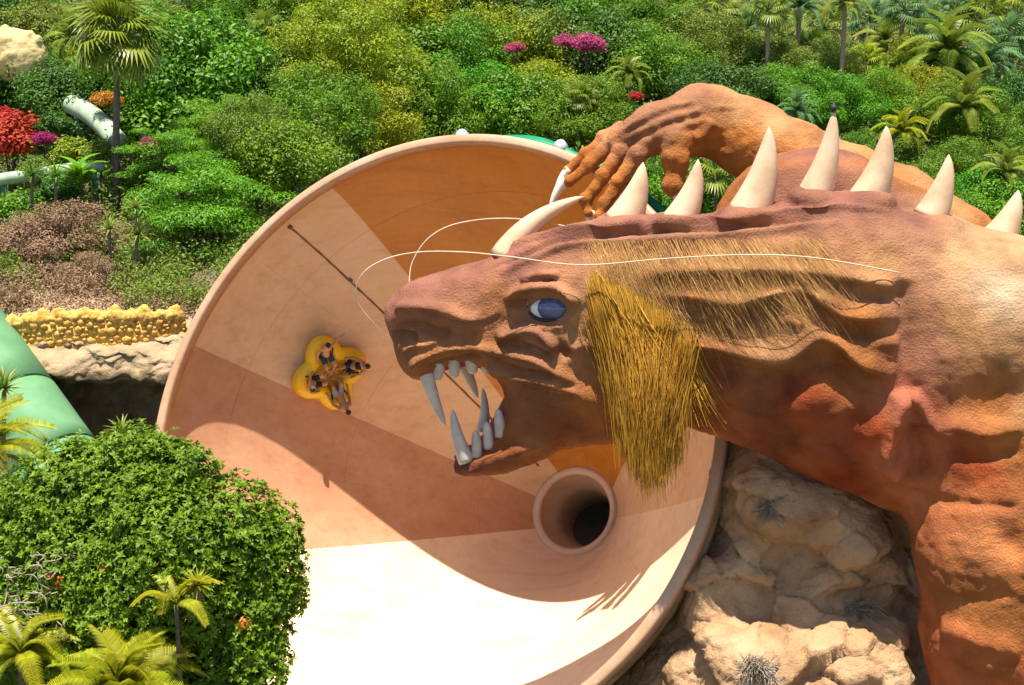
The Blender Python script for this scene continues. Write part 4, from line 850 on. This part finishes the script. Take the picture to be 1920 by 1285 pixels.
def trunk_mesh(name, seed, mat, n=9):
    """unit height trunk with limbs reaching into the crown (crown centre at z=1)"""
    rn = random.Random(seed); mb = MB(); P = [(0, 0, -.15), (rn.gauss(0, .02), rn.gauss(0, .02), .3), (rn.gauss(0, .04), rn.gauss(0, .04), .62), (rn.gauss(0, .05), rn.gauss(0, .05), .95)]
    mb.tube(spline(P, 8), np.linspace(.055, .03, 8), n)
    for _ in range(5):
        a = rn.uniform(0, 6.28); s = rn.uniform(.5, .8); r = rn.uniform(.25, .4); mb.tube(spline([(0, 0, s), (r*.5*math.cos(a), r*.5*math.sin(a), s+.18), (r*math.cos(a), r*math.sin(a), s+.42)], 6), np.linspace(.028, .010, 6), 6)
    return mb.mesh(name, mat, True)
CROWN = {'round': [crown_mesh('crown_round', 11+i, 34+4*i, 15000, .066, .036, .8, (.2, .36), lower=-.7) for i in range(3)], 'fine': [crown_mesh('crown_fine', 31+i, 55+6*i, 19000, .048, .024, .8, (.13, .26), lower=-.7) for i in range(3)],
         'flat': [crown_mesh('crown_flat', 51+i, 44, 22000, .042, .018, .72, (.16, .34), layered=True, lower=-.6) for i in range(2)], 'upright': [crown_mesh('crown_upright', 61, 34, 10000, .06, .03, 1.5, (.16, .28), lower=-.8)], 'small': [crown_mesh('crown_small', 71+i, 14, 3200, .13, .07, .8, (.3, .45)) for i in range(2)]}
TRUNK = [trunk_mesh('trunk', 81+i, M['bark']) for i in range(3)]
def child(name, me, parent, mat=None, loc=(0, 0, 0), rot=None, scale=None):
    o = bpy.data.objects.new(name, me); link(o, parent); o.location = loc
    if rot is not None: o.rotation_euler = rot
    if scale is not None: o.scale = (scale,)*3 if np.isscalar(scale) else scale
    if mat is not None:
        if not me.materials: me.materials.append(None)
        o.material_slots[0].link = 'OBJECT'; o.material_slots[0].material = mat
    return o
PR = random.Random(99)
def tree(px, py, rpx, kind, mat, label, group=None, h=None, name='leafy_tree', cat='tree', Y=None):
    if Y is None:
        hh = h if h is not None else 3.1; c = on_ray_at_height(px, py, hh)
    else: c = W(px, py, Y)
    gz = float(ground_z(c[0], c[1])); r = rpx*1.28*c[1]/FPX; H = max(.4, c[2]-gz+.3)
    t = thing(name, label, cat, (c[0], c[1], gz-.3), group)
    child('trunk', PR.choice(TRUNK), t, None, (0, 0, 0), (0, 0, PR.uniform(0, 6.28)), (max(r, H*.5), max(r, H*.5), H))
    child('crown', PR.choice(CROWN[kind]), t, M[mat], (0, 0, H), (PR.uniform(-.1, .1), PR.uniform(-.1, .1), PR.uniform(0, 6.28)), (r*PR.uniform(.9, 1.2), r*PR.uniform(.9, 1.2), r*PR.uniform(.85, 1.2)))
    return t
ORD = ['first', 'second', 'third', 'fourth', 'fifth', 'sixth', 'seventh', 'eighth', 'ninth', 'tenth', 'eleventh', 'twelfth', 'thirteenth', 'fourteenth', 'fifteenth', 'sixteenth', 'seventeenth', 'eighteenth', 'nineteenth', 'twentieth', 'twenty-first', 'twenty-second', 'twenty-third', 'twenty-fourth']
TONE = {'leaf_mid': 'mid-green', 'leaf_dark': 'dark green', 'leaf_yellow': 'yellow-green', 'leaf_bright': 'bright green', 'leaf_olive': 'olive green'}
def row(items, where, group):
    items = sorted(items, key=lambda q: q[0])
    for i, (px, py, r, kind, mat) in enumerate(items):
        tree(px, py, r, kind, mat, f'{TONE[mat]} tree, {ORD[i]} from left, {where}', group)
FR_ = 'fine'; RD = 'round'
row([(475, 265, 75, FR_, 'leaf_olive'), (545, 300, 80, RD, 'leaf_mid'), (600, 225, 85, FR_, 'leaf_mid'), (680, 235, 85, FR_, 'leaf_yellow'), (760, 215, 80, RD, 'leaf_mid'), (840, 225, 85, FR_, 'leaf_mid'), (915, 205, 85, FR_, 'leaf_bright'), (985, 225, 75, RD, 'leaf_mid'), (1060, 225, 70, FR_, 'leaf_mid'), (1020, 170, 65, RD, 'leaf_yellow'), (1120, 200, 62, FR_, 'leaf_mid')], 'front row behind the funnel rim', 'trees behind the funnel')
row([(545, 140, 95, FR_, 'leaf_yellow'), (625, 120, 95, FR_, 'leaf_yellow'), (705, 140, 90, FR_, 'leaf_yellow'), (790, 130, 90, RD, 'leaf_mid'), (870, 130, 85, FR_, 'leaf_mid'), (945, 110, 85, FR_, 'leaf_yellow'), (1010, 95, 70, RD, 'leaf_olive'), (1160, 100, 75, RD, 'leaf_dark'), (1225, 130, 80, FR_, 'leaf_mid')], 'middle row above the funnel rim', 'trees behind the funnel')
row([(560, 20, 85, FR_, 'leaf_mid'), (640, 30, 90, FR_, 'leaf_yellow'), (730, 35, 90, FR_, 'leaf_yellow'), (820, 25, 85, RD, 'leaf_mid'), (900, 40, 85, RD, 'leaf_dark'), (975, 25, 80, FR_, 'leaf_olive'), (1055, 30, 75, RD, 'leaf_dark'), (1130, 40, 75, RD, 'leaf_mid'), (1205, 45, 75, FR_, 'leaf_mid')], 'back row at top edge above funnel', 'trees behind the funnel')
row([(395, 25, 52, 'upright', 'leaf_yellow'), (445, 35, 50, 'upright', 'leaf_mid'), (350, 20, 48, 'upright', 'leaf_dark'), (495, 20, 55, 'upright', 'leaf_mid')], 'upright clump right of the tall palm crown', 'trees behind the tall palm')
row([(1310, 175, 55, RD, 'leaf_dark'), (1375, 190, 62, RD, 'leaf_dark'), (1450, 180, 60, FR_, 'leaf_bright'), (1520, 195, 62, FR_, 'leaf_bright'), (1590, 205, 60, FR_, 'leaf_bright'), (1655, 190, 62, FR_, 'leaf_bright'), (1720, 175, 55, FR_, 'leaf_yellow'), (1780, 215, 62, FR_, 'leaf_mid'), (1860, 250, 66, FR_, 'leaf_mid'), (1905, 190, 55, RD, 'leaf_dark')], 'tree band above the dragon horns', 'trees behind the dragon')
row([(1615, 300, 50, FR_, 'leaf_mid'), (1690, 300, 55, FR_, 'leaf_olive'), (1725, 345, 45, RD, 'leaf_mid'), (1790, 310, 55, FR_, 'leaf_mid'), (1840, 360, 55, RD, 'leaf_bright'), (1900, 330, 55, FR_, 'leaf_mid'), (1890, 400, 55, RD, 'leaf_bright'), (1810, 400, 45, RD, 'leaf_mid'), (1290, 365, 70, RD, 'leaf_mid'), (1220, 315, 60, RD, 'leaf_mid')], 'low row right behind the dragon back', 'trees behind the dragon')
row([(1290, 75, 62, FR_, 'leaf_olive'), (1350, 105, 58, FR_, 'leaf_olive'), (1420, 110, 50, RD, 'leaf_olive'), (1485, 130, 50, FR_, 'leaf_olive'), (1560, 130, 48, FR_, 'leaf_olive'), (1760, 130, 50, RD, 'leaf_mid'), (1700, 110, 45, FR_, 'leaf_yellow')], 'scrubby row on the upper right slope', 'trees on the dry slope')
for a in [(40, 150, 85, RD, 'leaf_dark', 'dark green leafy tree at the left edge below the yellow rock'), (130, 170, 75, RD, 'leaf_dark', 'dark leafy tree just left of the tall palm trunk'), (95, 60, 60, RD, 'leaf_olive', 'olive tree right of the yellow rock at the top left'), (350, 165, 130, RD, 'leaf_mid', 'broad deep green tree right of the tall palm trunk'), (455, 150, 85, RD, 'leaf_dark', 'dense dark tree between the broad green tree and the yellow-green trees'), (30, 15, 60, RD, 'leaf_dark', 'dark tree in the top left corner'), (290, 60, 60, FR_, 'leaf_olive', 'olive tree behind the tall palm crown'), (170, 140, 50, FR_, 'leaf_yellow', 'yellowish tree beside the tall palm trunk, half hidden')]: tree(*a, group='trees on the left slope')
# layered bright tree in front
for a in [(400, 395, 120, 'flat', 'leaf_bright', 'feathery layered bright green tree beside the funnel rim', 56.), (320, 300, 85, 'flat', 'leaf_bright', 'smaller feathery bright green tree with low layers right of the palm trunk', 59.), (430, 245, 75, 'flat', 'leaf_bright', 'highest of the three feathery layered bright green trees', 63.)]:
    tree(*a[:6], group='feathery layered trees', Y=a[6], name='layered_tree')
def bush(px, py, rpx, mat, label, Y=None, h=.9, kind='small', group=None, sc=(1, 1, .8), name='shrub', cat='shrub', fl=None):
    c = on_ray_at_height(px, py, h) if Y is None else W(px, py, Y); r = rpx*c[1]/FPX; gz = min(float(ground_z(c[0], c[1])), c[2]-.2)
    t = thing(name, label, cat, (c[0], c[1], gz), group); child('stems', PR.choice(TRUNK), t, None, (0, 0, 0), None, (r, r, max(.3, c[2]-gz)))
    child('foliage' if not fl else 'blossom', PR.choice(CROWN[kind]), t, M[mat], (0, 0, c[2]-gz), (0, 0, PR.uniform(0, 6)), (r*sc[0], r*sc[1], r*sc[2]))
    return t
for a in [(20, 262, 78, 'petal_red', 'red flowering bougainvillea at the left edge', 61.5, 'small', 1), (84, 262, 24, 'petal_magenta', 'magenta bougainvillea patch beside the red one', 60.3, 'small', 1), (5, 222, 34, 'petal_red', 'small orange-red bougainvillea above the larger red one', 63., 'small', 1), (1102, 85, 34, 'petal_pink', 'pink flowering bougainvillea among the trees above the funnel', None, 'small', 1), (1060, 80, 24, 'petal_pink', 'faded pink bougainvillea left of the brighter pink one', None, 'small', 1), (965, 92, 20, 'petal_pink', 'small pale pink flowering shrub above the funnel top', None, 'small', 1), (1192, 182, 16, 'petal_red', 'small orange-red flowering shrub right above the dragon hand', 66., 'small', 1), (280, 272, 22, 'petal_pink', 'small pink flowers on top of the layered tree', 58.5, 'small', 1)]:
    bush(a[0], a[1], a[2], a[3], a[4], a[5], 5.6, a[6], 'bougainvillea', fl=a[7], name='bougainvillea', cat='flowering shrub')
for a in [(100, 450, 115, 'leaf_dry', 'large dry brown bush behind the stone wall', 54., 'fine'), (20, 515, 60, 'leaf_olive', 'olive scrub bush at the left edge behind the wall', 52., 'fine'), (170, 520, 70, 'leaf_dry', 'dry brown bush nearest the middle of the wall', 51., 'fine'), (350, 560, 55, 'leaf_dry', 'dry grey-brown bush at the wall end beside the funnel', 50., 'fine'), (390, 510, 60, 'leaf_olive', 'dull green shrub in shade under the layered tree', 53., 'fine'), (330, 500, 60, 'leaf_olive', 'dark olive shrub right of the spiky yuccas', 53.5, 'fine'), (30, 395, 60, 'leaf_mid', 'green shrub at the left edge below the pale flume', 57., 'small'), (110, 360, 50, 'leaf_dark', 'dark green shrub under the pale flume', 58., 'small'), (140, 290, 50, 'leaf_yellow', 'yellow-green shrub between the red bougainvillea and palm trunk', 60., 'small'), (200, 190, 30, 'leaf_orange', 'orange-leaved shrub beside the palm trunk', 64., 'small'), (60, 420, 50, 'leaf_mid', 'low green shrub above the dry bush', 56., 'small'), (70, 322, 42, 'leaf_olive', 'olive shrub below the magenta bougainvillea', 58.8, 'small'), (105, 238, 45, 'leaf_dark', 'dark green shrub left of the upper pale flume', 62., 'small'), (185, 285, 36, 'leaf_olive', 'olive shrub in front of the upper pale flume foot', 60., 'small'), (150, 335, 34, 'leaf_mid', 'small green shrub below the lower pale flume', 57.5, 'small'), (20, 560, 40, 'leaf_dry', 'low dry scrub just behind the left end of the wall', 49., 'fine'), (265, 480, 40, 'leaf_dark', 'dark shrub at the foot of the yuccas', 53., 'small'), (260, 345, 55, 'leaf_mid', 'green shrub at the palm foot', 60.5, 'small')]:
    bush(a[0], a[1], a[2], a[3], a[4], a[5], kind=a[6], group='shrubs on the left terrace')

# palms -------------------------------------------------------------
def fan_frond(name, mat, seed=0):
    rng = np.random.default_rng(seed); mb = MB(); mb.tube(spline([(0, 0, 0), (.28, 0, .06), (.52, 0, .06)], 6), np.linspace(.022, .014, 6), 4)
    for k in range(21):
        a = math.radians(-115+230*k/20); L = .52*(1-.22*abs(a)/2)*rng.uniform(.9, 1.08); d = np.array([math.cos(a), math.sin(a), 0]); w = np.array([-d[1], d[0], 0])*.024; b = np.array([.5, 0, .06])
        p1 = b+d*L*.55+[0, 0, .05]; p2 = b+d*L+[0, 0, -.10-.12*rng.random()]
        mb.add([b, p1-w, p1+w, p2], None, [(0, 1, 2), (1, 3, 2)])
    return mb.mesh(name, mat)
def feather_frond(name, mat, seed=0, pairs=58, ll=.26):
    rng = np.random.default_rng(seed); R = spline([(0, 0, 0), (.3, 0, .17), (.65, 0, .17), (1.0, 0, -.12)], 24); mb = MB(); mb.tube(R, np.linspace(.016, .004, 24), 4)
    for k in range(pairs):
        t = .12+.87*k/(pairs-1); p = np.array([np.interp(t*23, np.arange(24), R[:, q]) for q in range(3)]); L = ll*math.sin(math.pi*(.12+.8*t))**.6*rng.uniform(.9, 1.1)
        for s in (-1, 1):
            d = np.array([.55, s*.8, .28]); d /= np.linalg.norm(d); e = p+d*L+[0, 0, -.30*L]; m = p+d*L*.5+[0, 0, .02]; w = np.array([.0075, 0, 0]); mb.add([p-w, p+w, m+w*1.2, m-w*1.2, e], [(0, 1, 2, 3)], [(3, 2, 4)])
    return mb.mesh(name, mat)
FAN = [fan_frond('fan_frond', None, i) for i in range(2)]; FEA = [feather_frond('feather_frond', None, i) for i in range(2)]
def skirt_mesh():
    rng = np.random.default_rng(5); mb = MB()
    for k in range(70):
        a = rng.uniform(0, 6.28); L = rng.uniform(.5, 1.); z = rng.uniform(-.15, .1); d = np.array([math.cos(a), math.sin(a), 0]); w = np.array([-d[1], d[0], 0])*.05; p = d*.05+[0, 0, z]; q = d*.22+[0, 0, z-.3*L]; e = d*.18+[0, 0, z-L]
        mb.add([p, q-w, q+w, e], None, [(0, 1, 2), (1, 3, 2)])
    return mb.mesh('dead_skirt', M['dead_skirt'])
SKIRT = skirt_mesh()
def palm(px, py, rpx, label, kind='fan', mat='leaf_palm', n=22, Y=None, h=4., trunk=.12, skirt=.0, foot=None, group=None, bark='palm_bark', name='fan_palm', seed=0, droop=(-.75, 1.25), cut=None):
    rn = random.Random(int(px*7+py)); c = on_ray_at_height(px, py, h) if Y is None else W(px, py, Y); r = rpx*1.25*c[1]/FPX
    f = np.array([c[0]+rn.uniform(-.1, .1), c[1], min(float(ground_z(c[0], c[1])), c[2]-.3)]) if foot is None else W(*foot)
    t = thing(name, label, 'palm', f, group); mb = MB(); P = spline([f-[0, 0, .4], f*.55+c*.45+[rn.uniform(-.1, .1), 0, 0], c-[0, 0, .05]], 14); rr = np.linspace(trunk*1.15, trunk, 14)*(1+.08*np.sin(np.arange(14)*2.6)); mb.tube(P, rr, 9)
    mb.build('trunk', M[bark], t, True)
    me = (FAN if kind == 'fan' else FEA)
    for k in range(n):
        az = k*2.39996+rn.uniform(-.2, .2); el = droop[1]-(droop[1]-droop[0])*(k/(n-1))**.85+rn.uniform(-.1, .1)
        o = child('frond', rn.choice(me), t, M[mat], tuple(c-f), (rn.uniform(-.3, .3), -el, az), r*rn.uniform(.85, 1.1))
    if skirt: child('dead_fronds', SKIRT, t, None, tuple(c-f-np.array([0, 0, .05])), (0, 0, rn.uniform(0, 6)), skirt)
    return t
palm(222, 72, 82, 'tall slim fan palm with a bare dark trunk on the left', n=46, Y=60., trunk=.15, foot=(217, 372, 60.), skirt=.9, mat='leaf_palm', droop=(-1.1, 1.45))
pl = [(1440, 20, 34, 'leaf_palm', 7), (1345, 25, 38, 'leaf_palm', 4), (1460, 62, 30, 'leaf_palm', 3.4), (1500, 15, 34, 'leaf_bluepalm', 6), (1545, 55, 36, 'leaf_palm', 3.2), (1585, 8, 32, 'leaf_palm', 8), (1630, 40, 34, 'leaf_bluepalm', 3.5), (1660, 80, 34, 'leaf_palm', 2.8), (1695, 20, 34, 'leaf_bluepalm', 6), (1735, 55, 42, 'leaf_bluepalm', 3.5), (1775, 100, 60, 'leaf_palm', 4.5), (1790, 25, 36, 'leaf_bluepalm', 4), (1840, 40, 42, 'leaf_palm', 3.8), (1880, 80, 44, 'leaf_bluepalm', 3.5), (1905, 25, 40, 'leaf_palm', 4.), (1850, 120, 42, 'leaf_bluepalm', 3.), (1620, 115, 30, 'leaf_yellow', 2.8), (1285, 20, 36, 'leaf_palm', 3.5), (1400, 60, 30, 'leaf_bluepalm', 3.), (1520, 100, 32, 'leaf_palm', 2.6)]
for i, (px, py, r, mt, h) in enumerate(sorted(pl)):
    palm(px, py, r*1.3, f'small {"blue-green" if mt == "leaf_bluepalm" else "green"} palm on the upper right slope, {ORD[i]} from left', ('fan', 'feather')[i % 3 == 2], mt, 20, None, h, .15, 1.0 if i % 2 else 0., group='palms on the upper right slope', bark='pale_bark', name='hillside_palm')
for px, py, r, mt, lab in [(1495, 210, 38, 'leaf_bluepalm', 'feathery palm among the trees above the tallest horn'), (1810, 205, 62, 'leaf_palm', 'wide green palm at the right edge of the tree band'), (1885, 325, 50, 'leaf_palm', 'low palm at the right edge above the last horn'), (1690, 250, 42, 'leaf_goldpalm', 'yellowish palm right of the tallest horns'), (1085, 185, 36, 'leaf_palm', 'small palm left of the dragon hand'), (1340, 330, 60, 'leaf_palm', 'palm seen under the dragon arm'), (1180, 140, 34, 'leaf_palm', 'small palm above the dragon hand'), (140, 75, 55, 'leaf_palm', 'feather palm at the top left behind the yellow rock'), (500, 60, 40, 'leaf_olive', 'pale fan palm at the top between the yellow-green trees')]:
    palm(px, py, r, lab, 'feather' if r % 4 else 'fan', mt, 20, 66. if px == 1340 else None, 4.6, .13, group='palms among the trees')
# young broad-leaved plant and yuccas
def spike_leaf():
    mb = MB(); R = spline([(0, 0, 0), (.35, 0, .05), (.7, 0, .04), (1, 0, -.06)], 7); w = np.array([.03, .062, .060, .048, .034, .018, .001])
    V = np.concatenate([R+np.stack([0*w, -w, .35*w], 1), R, R+np.stack([0*w, w, .35*w], 1)]); a = np.arange(6)
    mb.add(V, np.concatenate([np.stack([a, a+1, a+8, a+7], 1), np.stack([a+7, a+8, a+15, a+14], 1)])); return mb.mesh('leaf', None)
SPK = spike_leaf()
def yucca(px, py, rpx, label, Y, n=34, mat='leaf_yucca', stem=None, extra=()):
    c = W(px, py, Y); r = rpx*Y/FPX; f = W(*stem, Y) if stem else c-np.array([0, 0, .35]); f[2] = max(min(f[2], c[2]-.2), float(ground_z(f[0], f[1]))-.2) if stem else f[2]
    t = thing('yucca', label, 'yucca', f, 'yuccas'); rn = random.Random(int(px+py)); mb = MB(); mb.tube(spline([f-[0, 0, .15], f*.5+c*.5, c], 8), .07, 7); mb.build('stem', M['palm_bark'], t, True)
    for (dx, dy, s) in ((0, 0, 1.),)+tuple(extra):
        cc = W(px+dx, py+dy, Y)
        if dx or dy: mb = MB(); mb.tube(spline([f*.4+c*.6, cc-[0, 0, .3], cc], 6), .05, 6); mb.build('stem', M['palm_bark'], t, True)
        for k in range(n):
            el = 1.35-1.75*(k/(n-1))**.9; child('leaf', SPK, t, M[mat], tuple(cc-f), (rn.uniform(-.3, .3), -el, k*2.39996+rn.uniform(-.2, .2)), r*s*rn.uniform(.85, 1.1))
yucca(228, 812, 40, 'small spiky yucca right above the round tree', 34., 30)
yucca(8, 730, 52, 'spiky yucca at the left edge in front of the green flume', 36., 36, stem=(5, 900))
yucca(205, 430, 34, 'left spiky yucca stem among the dry bushes', 51.5, 28, stem=(212, 580), extra=((18, 60, .9), (2, 110, .9)))
yucca(258, 440, 36, 'right spiky yucca stem with brown skirts behind the wall', 51.5, 28, stem=(255, 585), extra=((-12, 70, 1.), (8, 100, 1.), (-4, -50, .9)))
yucca(370, 1100, 44, 'yellow-centred spiky yucca poking out of the round tree', 24.4, 40, mat='leaf_goldpalm')
yucca(60, 330, 34, 'dark spiky yucca in front of the lower pale flume', 56., 26, mat='leaf_dark', stem=(60, 385)); yucca(105, 330, 34, 'green spiky yucca beneath the lower pale flume', 56., 26, mat='leaf_mid', stem=(105, 390))
# banana-like plant
def broad_leaf():
    mb = MB(); R = spline([(0, 0, 0), (.3, 0, .2), (.7, 0, .2), (1, 0, -.05)], 9); w = .13*np.sin(np.linspace(.15, 3.1, 9))**.6
    V = np.concatenate([R+np.stack([0*w, -w, .4*w], 1), R, R+np.stack([0*w, w, .4*w], 1)]); a = np.arange(8); mb.add(V, np.concatenate([np.stack([a, a+1, a+10, a+9], 1), np.stack([a+9, a+10, a+19, a+18], 1)])); return mb.mesh('leaf', None, True)
BRL = broad_leaf(); c = W(150, 355, 57); t = thing('banana_plant', 'broad-leaved banana plant left of the tall palm foot', 'banana plant', c)
for k in range(9): child('leaf', BRL, t, M['leaf_bright'], (0, 0, 0), (0, -PR.uniform(.5, 1.25), k*.72), PR.uniform(1.3, 1.9))

# near round tree in the bottom left corner -----------------------------------
def near_tree():
    rng = np.random.default_rng(42); Y0 = 27.
    lob = [(250, 930, 130, 27.0), (130, 960, 130, 27.2), (330, 900, 80, 26.9), (60, 1010, 110, 27.2), (420, 1010, 125, 26.8), (300, 1020, 130, 26.0), (180, 1060, 120, 26.0), (490, 1080, 85, 26.6), (450, 1160, 100, 26.2), (350, 1130, 100, 25.6), (230, 1130, 90, 25.3), (470, 1250, 80, 25.8), (400, 1270, 90, 25.6), (90, 1110, 80, 26.0), (20, 1090, 80, 26.4), (520, 1010, 50, 26.8), (300, 870, 55, 27.2), (160, 880, 60, 27.4), (530, 1120, 48, 26.4), (490, 1190, 50, 26.0), (140, 1200, 100, 25.4), (40, 1230, 100, 25.2), (260, 1240, 100, 25.2), (380, 1330, 90, 25.2)]
    base = np.array([W(270, 1000, Y0)[0], Y0, float(ground_z(-7, Y0))-.2]); t = thing('round_tree', 'dense round glossy-leaved tree filling the bottom left corner', 'tree', base)
    Vs = []; Fs = []; nb = 0; mb = MB(); mb.tube(spline([base, base+[.2, 0, 3.], base+[-.1, 0, 6.]], 10), np.linspace(.34, .22, 10), 10)
    for (px, py, r, Y) in lob:
        c = W(px, py, Y); R = r*Y/FPX; n = int(340*R*R*2.2)+60; d = rng.normal(size=(n, 3)); d /= np.linalg.norm(d, axis=1)[:, None]; d = d[(d[:, 2] > -.6)]; n = len(d)
        jit = 1+.24*np.array([mnoise.noise(tuple((c+q*R)*2.2)) for q in d])
        P = c+d*R*(jit*np.where(rng.random(n) < .06, rng.uniform(1.05, 1.16, n), rng.uniform(.84, 1.05, n)))[:, None]; ax = d*.75+[0, 0, .55]+rng.normal(size=(n, 3))*.3; ax /= np.linalg.norm(ax, axis=1)[:, None]
        for k in range(8):   # rosette of leaves round each twig tip
            rr = rng.normal(size=(n, 3)); tt = np.cross(ax, rr); tt /= np.linalg.norm(tt, axis=1)[:, None]; dr = tt*.85+ax*rng.uniform(.05, .75, (n, 1)); dr /= np.linalg.norm(dr, axis=1)[:, None]
            sd = np.cross(dr, ax); sd /= np.linalg.norm(sd, axis=1)[:, None]; nn = np.cross(sd, dr); L = rng.uniform(.085, .165, (n, 1)); w = L*rng.uniform(.17, .23, (n, 1))
            p0 = P; p1 = P+dr*L*.5+nn*L*.05; p2 = P+dr*L-nn*L*.08; l = p1-sd*w+nn*w*.5; q = p1+sd*w+nn*w*.5
            Vs.append(np.stack([p0, l, p2, q, p1], 1).reshape(-1, 3)); k0 = np.arange(n)[:, None]*5+nb; Fs.append(np.concatenate([k0+[[0, 4, 1]], k0+[[4, 2, 1]], k0+[[0, 3, 4]], k0+[[4, 3, 2]]])); nb += n*5
        mb.tube(spline([base+[-.1, 0, 5.5], (base+[0, 0, 6.])*.5+c*.5+[0, .2, .2], c], 7), np.linspace(.12, .04, 7), 6)
        n2 = int(n*1.2); d2 = rng.normal(size=(n2, 3)); d2 /= np.linalg.norm(d2, axis=1)[:, None]; v, f = leaf_faces(c+d2*R*rng.uniform(.4, .82, (n2, 1)), d2, .2, .12, rng); Vs.append(v)
        Fs.append(f+nb); nb += len(v)
    mb.build('trunk', M['bark'], t, True); mk('crown', np.concatenate(Vs), np.concatenate(Fs), M['leaf_near'], t)
    rn = random.Random(1)
    for (px, py, s, mt) in [(112, 1092, 16, 'leaf_orange'), (457, 1170, 16, 'leaf_orange'), (95, 1080, 8, 'leaf_orange'), (195, 1065, 10, 'leaf_orange'), (70, 1120, 8, 'leaf_orange')]:
        d = np.random.default_rng(px).normal(size=(60, 3)); P = W(px, py, 24.9 if px > 90 else 25.2)+d*s*.4*25/FPX; v, f = leaf_faces(P, d/np.linalg.norm(d, axis=1)[:, None], .13, .06, rng); mk('dead_leaves', v, f, M[mt], t)
    mb = MB()
    for _ in range(60):
        p = W(rn.uniform(0, 110), rn.uniform(1040, 1270), 24.6+rn.uniform(-.2, .5)); P = [p]
        for k in range(4): P.append(P[-1]+np.array([rn.gauss(0, .16), rn.gauss(0, .05), rn.gauss(-.02, .12)]))
        mb.tube(spline(P, 10), np.linspace(.016, .006, 10), 4)
    mb.build('dry_twigs', M['dry_twig'], t)
near_tree()
for a in [((225, 1300), 135, 'low date palm with yellow fronds at the bottom left edge', 23.6, 26, (-.5, 1.0)), ((40, 1225), 95, 'date palm with brown and gold fronds at the left edge of the bottom', 24.2, 18, (-.6, .8)), ((330, 1130), 80, 'small curled yellow palm frond cluster in the middle of the round tree', 24.2, 7, (-.2, .6)), ((-25, 850), 110, 'golden date palm at the left edge beside the green flume', 32., 22, (-.7, 1.1))]:
    (px, py), r, lab, Y, n, dr = a; palm(px, py, r, lab, 'feather', 'leaf_goldpalm', n, Y, 1., .045 if n == 7 else .11, bark='bark', group='golden date palms', name='date_palm', droop=dr)

# undergrowth ------------------------------------------------------------
def scatter(name, label, n, xr, yr, mat, ln, hmax, seed, mask=None, zo=0.):
    rng = np.random.default_rng(seed); x = rng.uniform(*xr, n); y = rng.uniform(*yr, n)
    cl = np.array([mnoise.noise((a*.35, b*.35, seed)) for a, b in zip(x, y)]); keep = cl > -.25
    if mask is not None: keep &= mask(x, y)
    x, y, cl = x[keep], y[keep], cl[keep]; z = ground_z(x, y)-.2+zo+rng.uniform(0, 1, len(x))**1.5*hmax*(.5+np.clip(cl+.3, 0, 1))
    N = rng.normal(size=(len(x), 3))*.6+[0, -.3, .7]; N /= np.linalg.norm(N, axis=1)[:, None]; v, f = leaf_faces(np.stack([x, y, z], 1), N, ln, ln*.5, rng)
    tag(mk(name, v, f, M[mat]), label, kind='stuff')
valley = lambda x, y: ~((x > -10.5) & (y < 52))
scatter('undergrowth', 'dense green undergrowth covering the hillside between the trees', 150000, (-45, 60), (60, 128), 'leaf_mid', .34, 3.4, 1, valley)
scatter('dark_undergrowth', 'dark shaded scrub between the trees', 40000, (-45, 60), (52, 125), 'leaf_dark', .42, 1.6, 2, valley)
scatter('dry_undergrowth', 'dry straw-coloured scrub on the upper right slope', 30000, (10, 62), (82, 130), 'leaf_dry', .36, 1.8, 3)
scatter('dry_scrub', 'dry brown scrub on the terrace behind the wall', 30000, (-27, -9.5), (46.7, 56), 'leaf_dry', .14, .55, 4, lambda x, y: (x < -14.5) | (y < 48.5), .5)
scatter('shade_scrub', 'dull green scrub under the layered tree beside the funnel', 30000, (-16, -8.5), (48, 57), 'leaf_olive', .14, 1.0, 8, None, .4)
scatter('terrace_scrub', 'fine green scrub on the terrace and valley edge', 60000, (-30, 20), (49.5, 63), 'leaf_olive', .17, 1.6, 6, valley)
scatter('low_scrub', 'low green plants on the ground at the bottom left', 16000, (-16, 2), (18, 33), 'leaf_mid', .22, .8, 5)
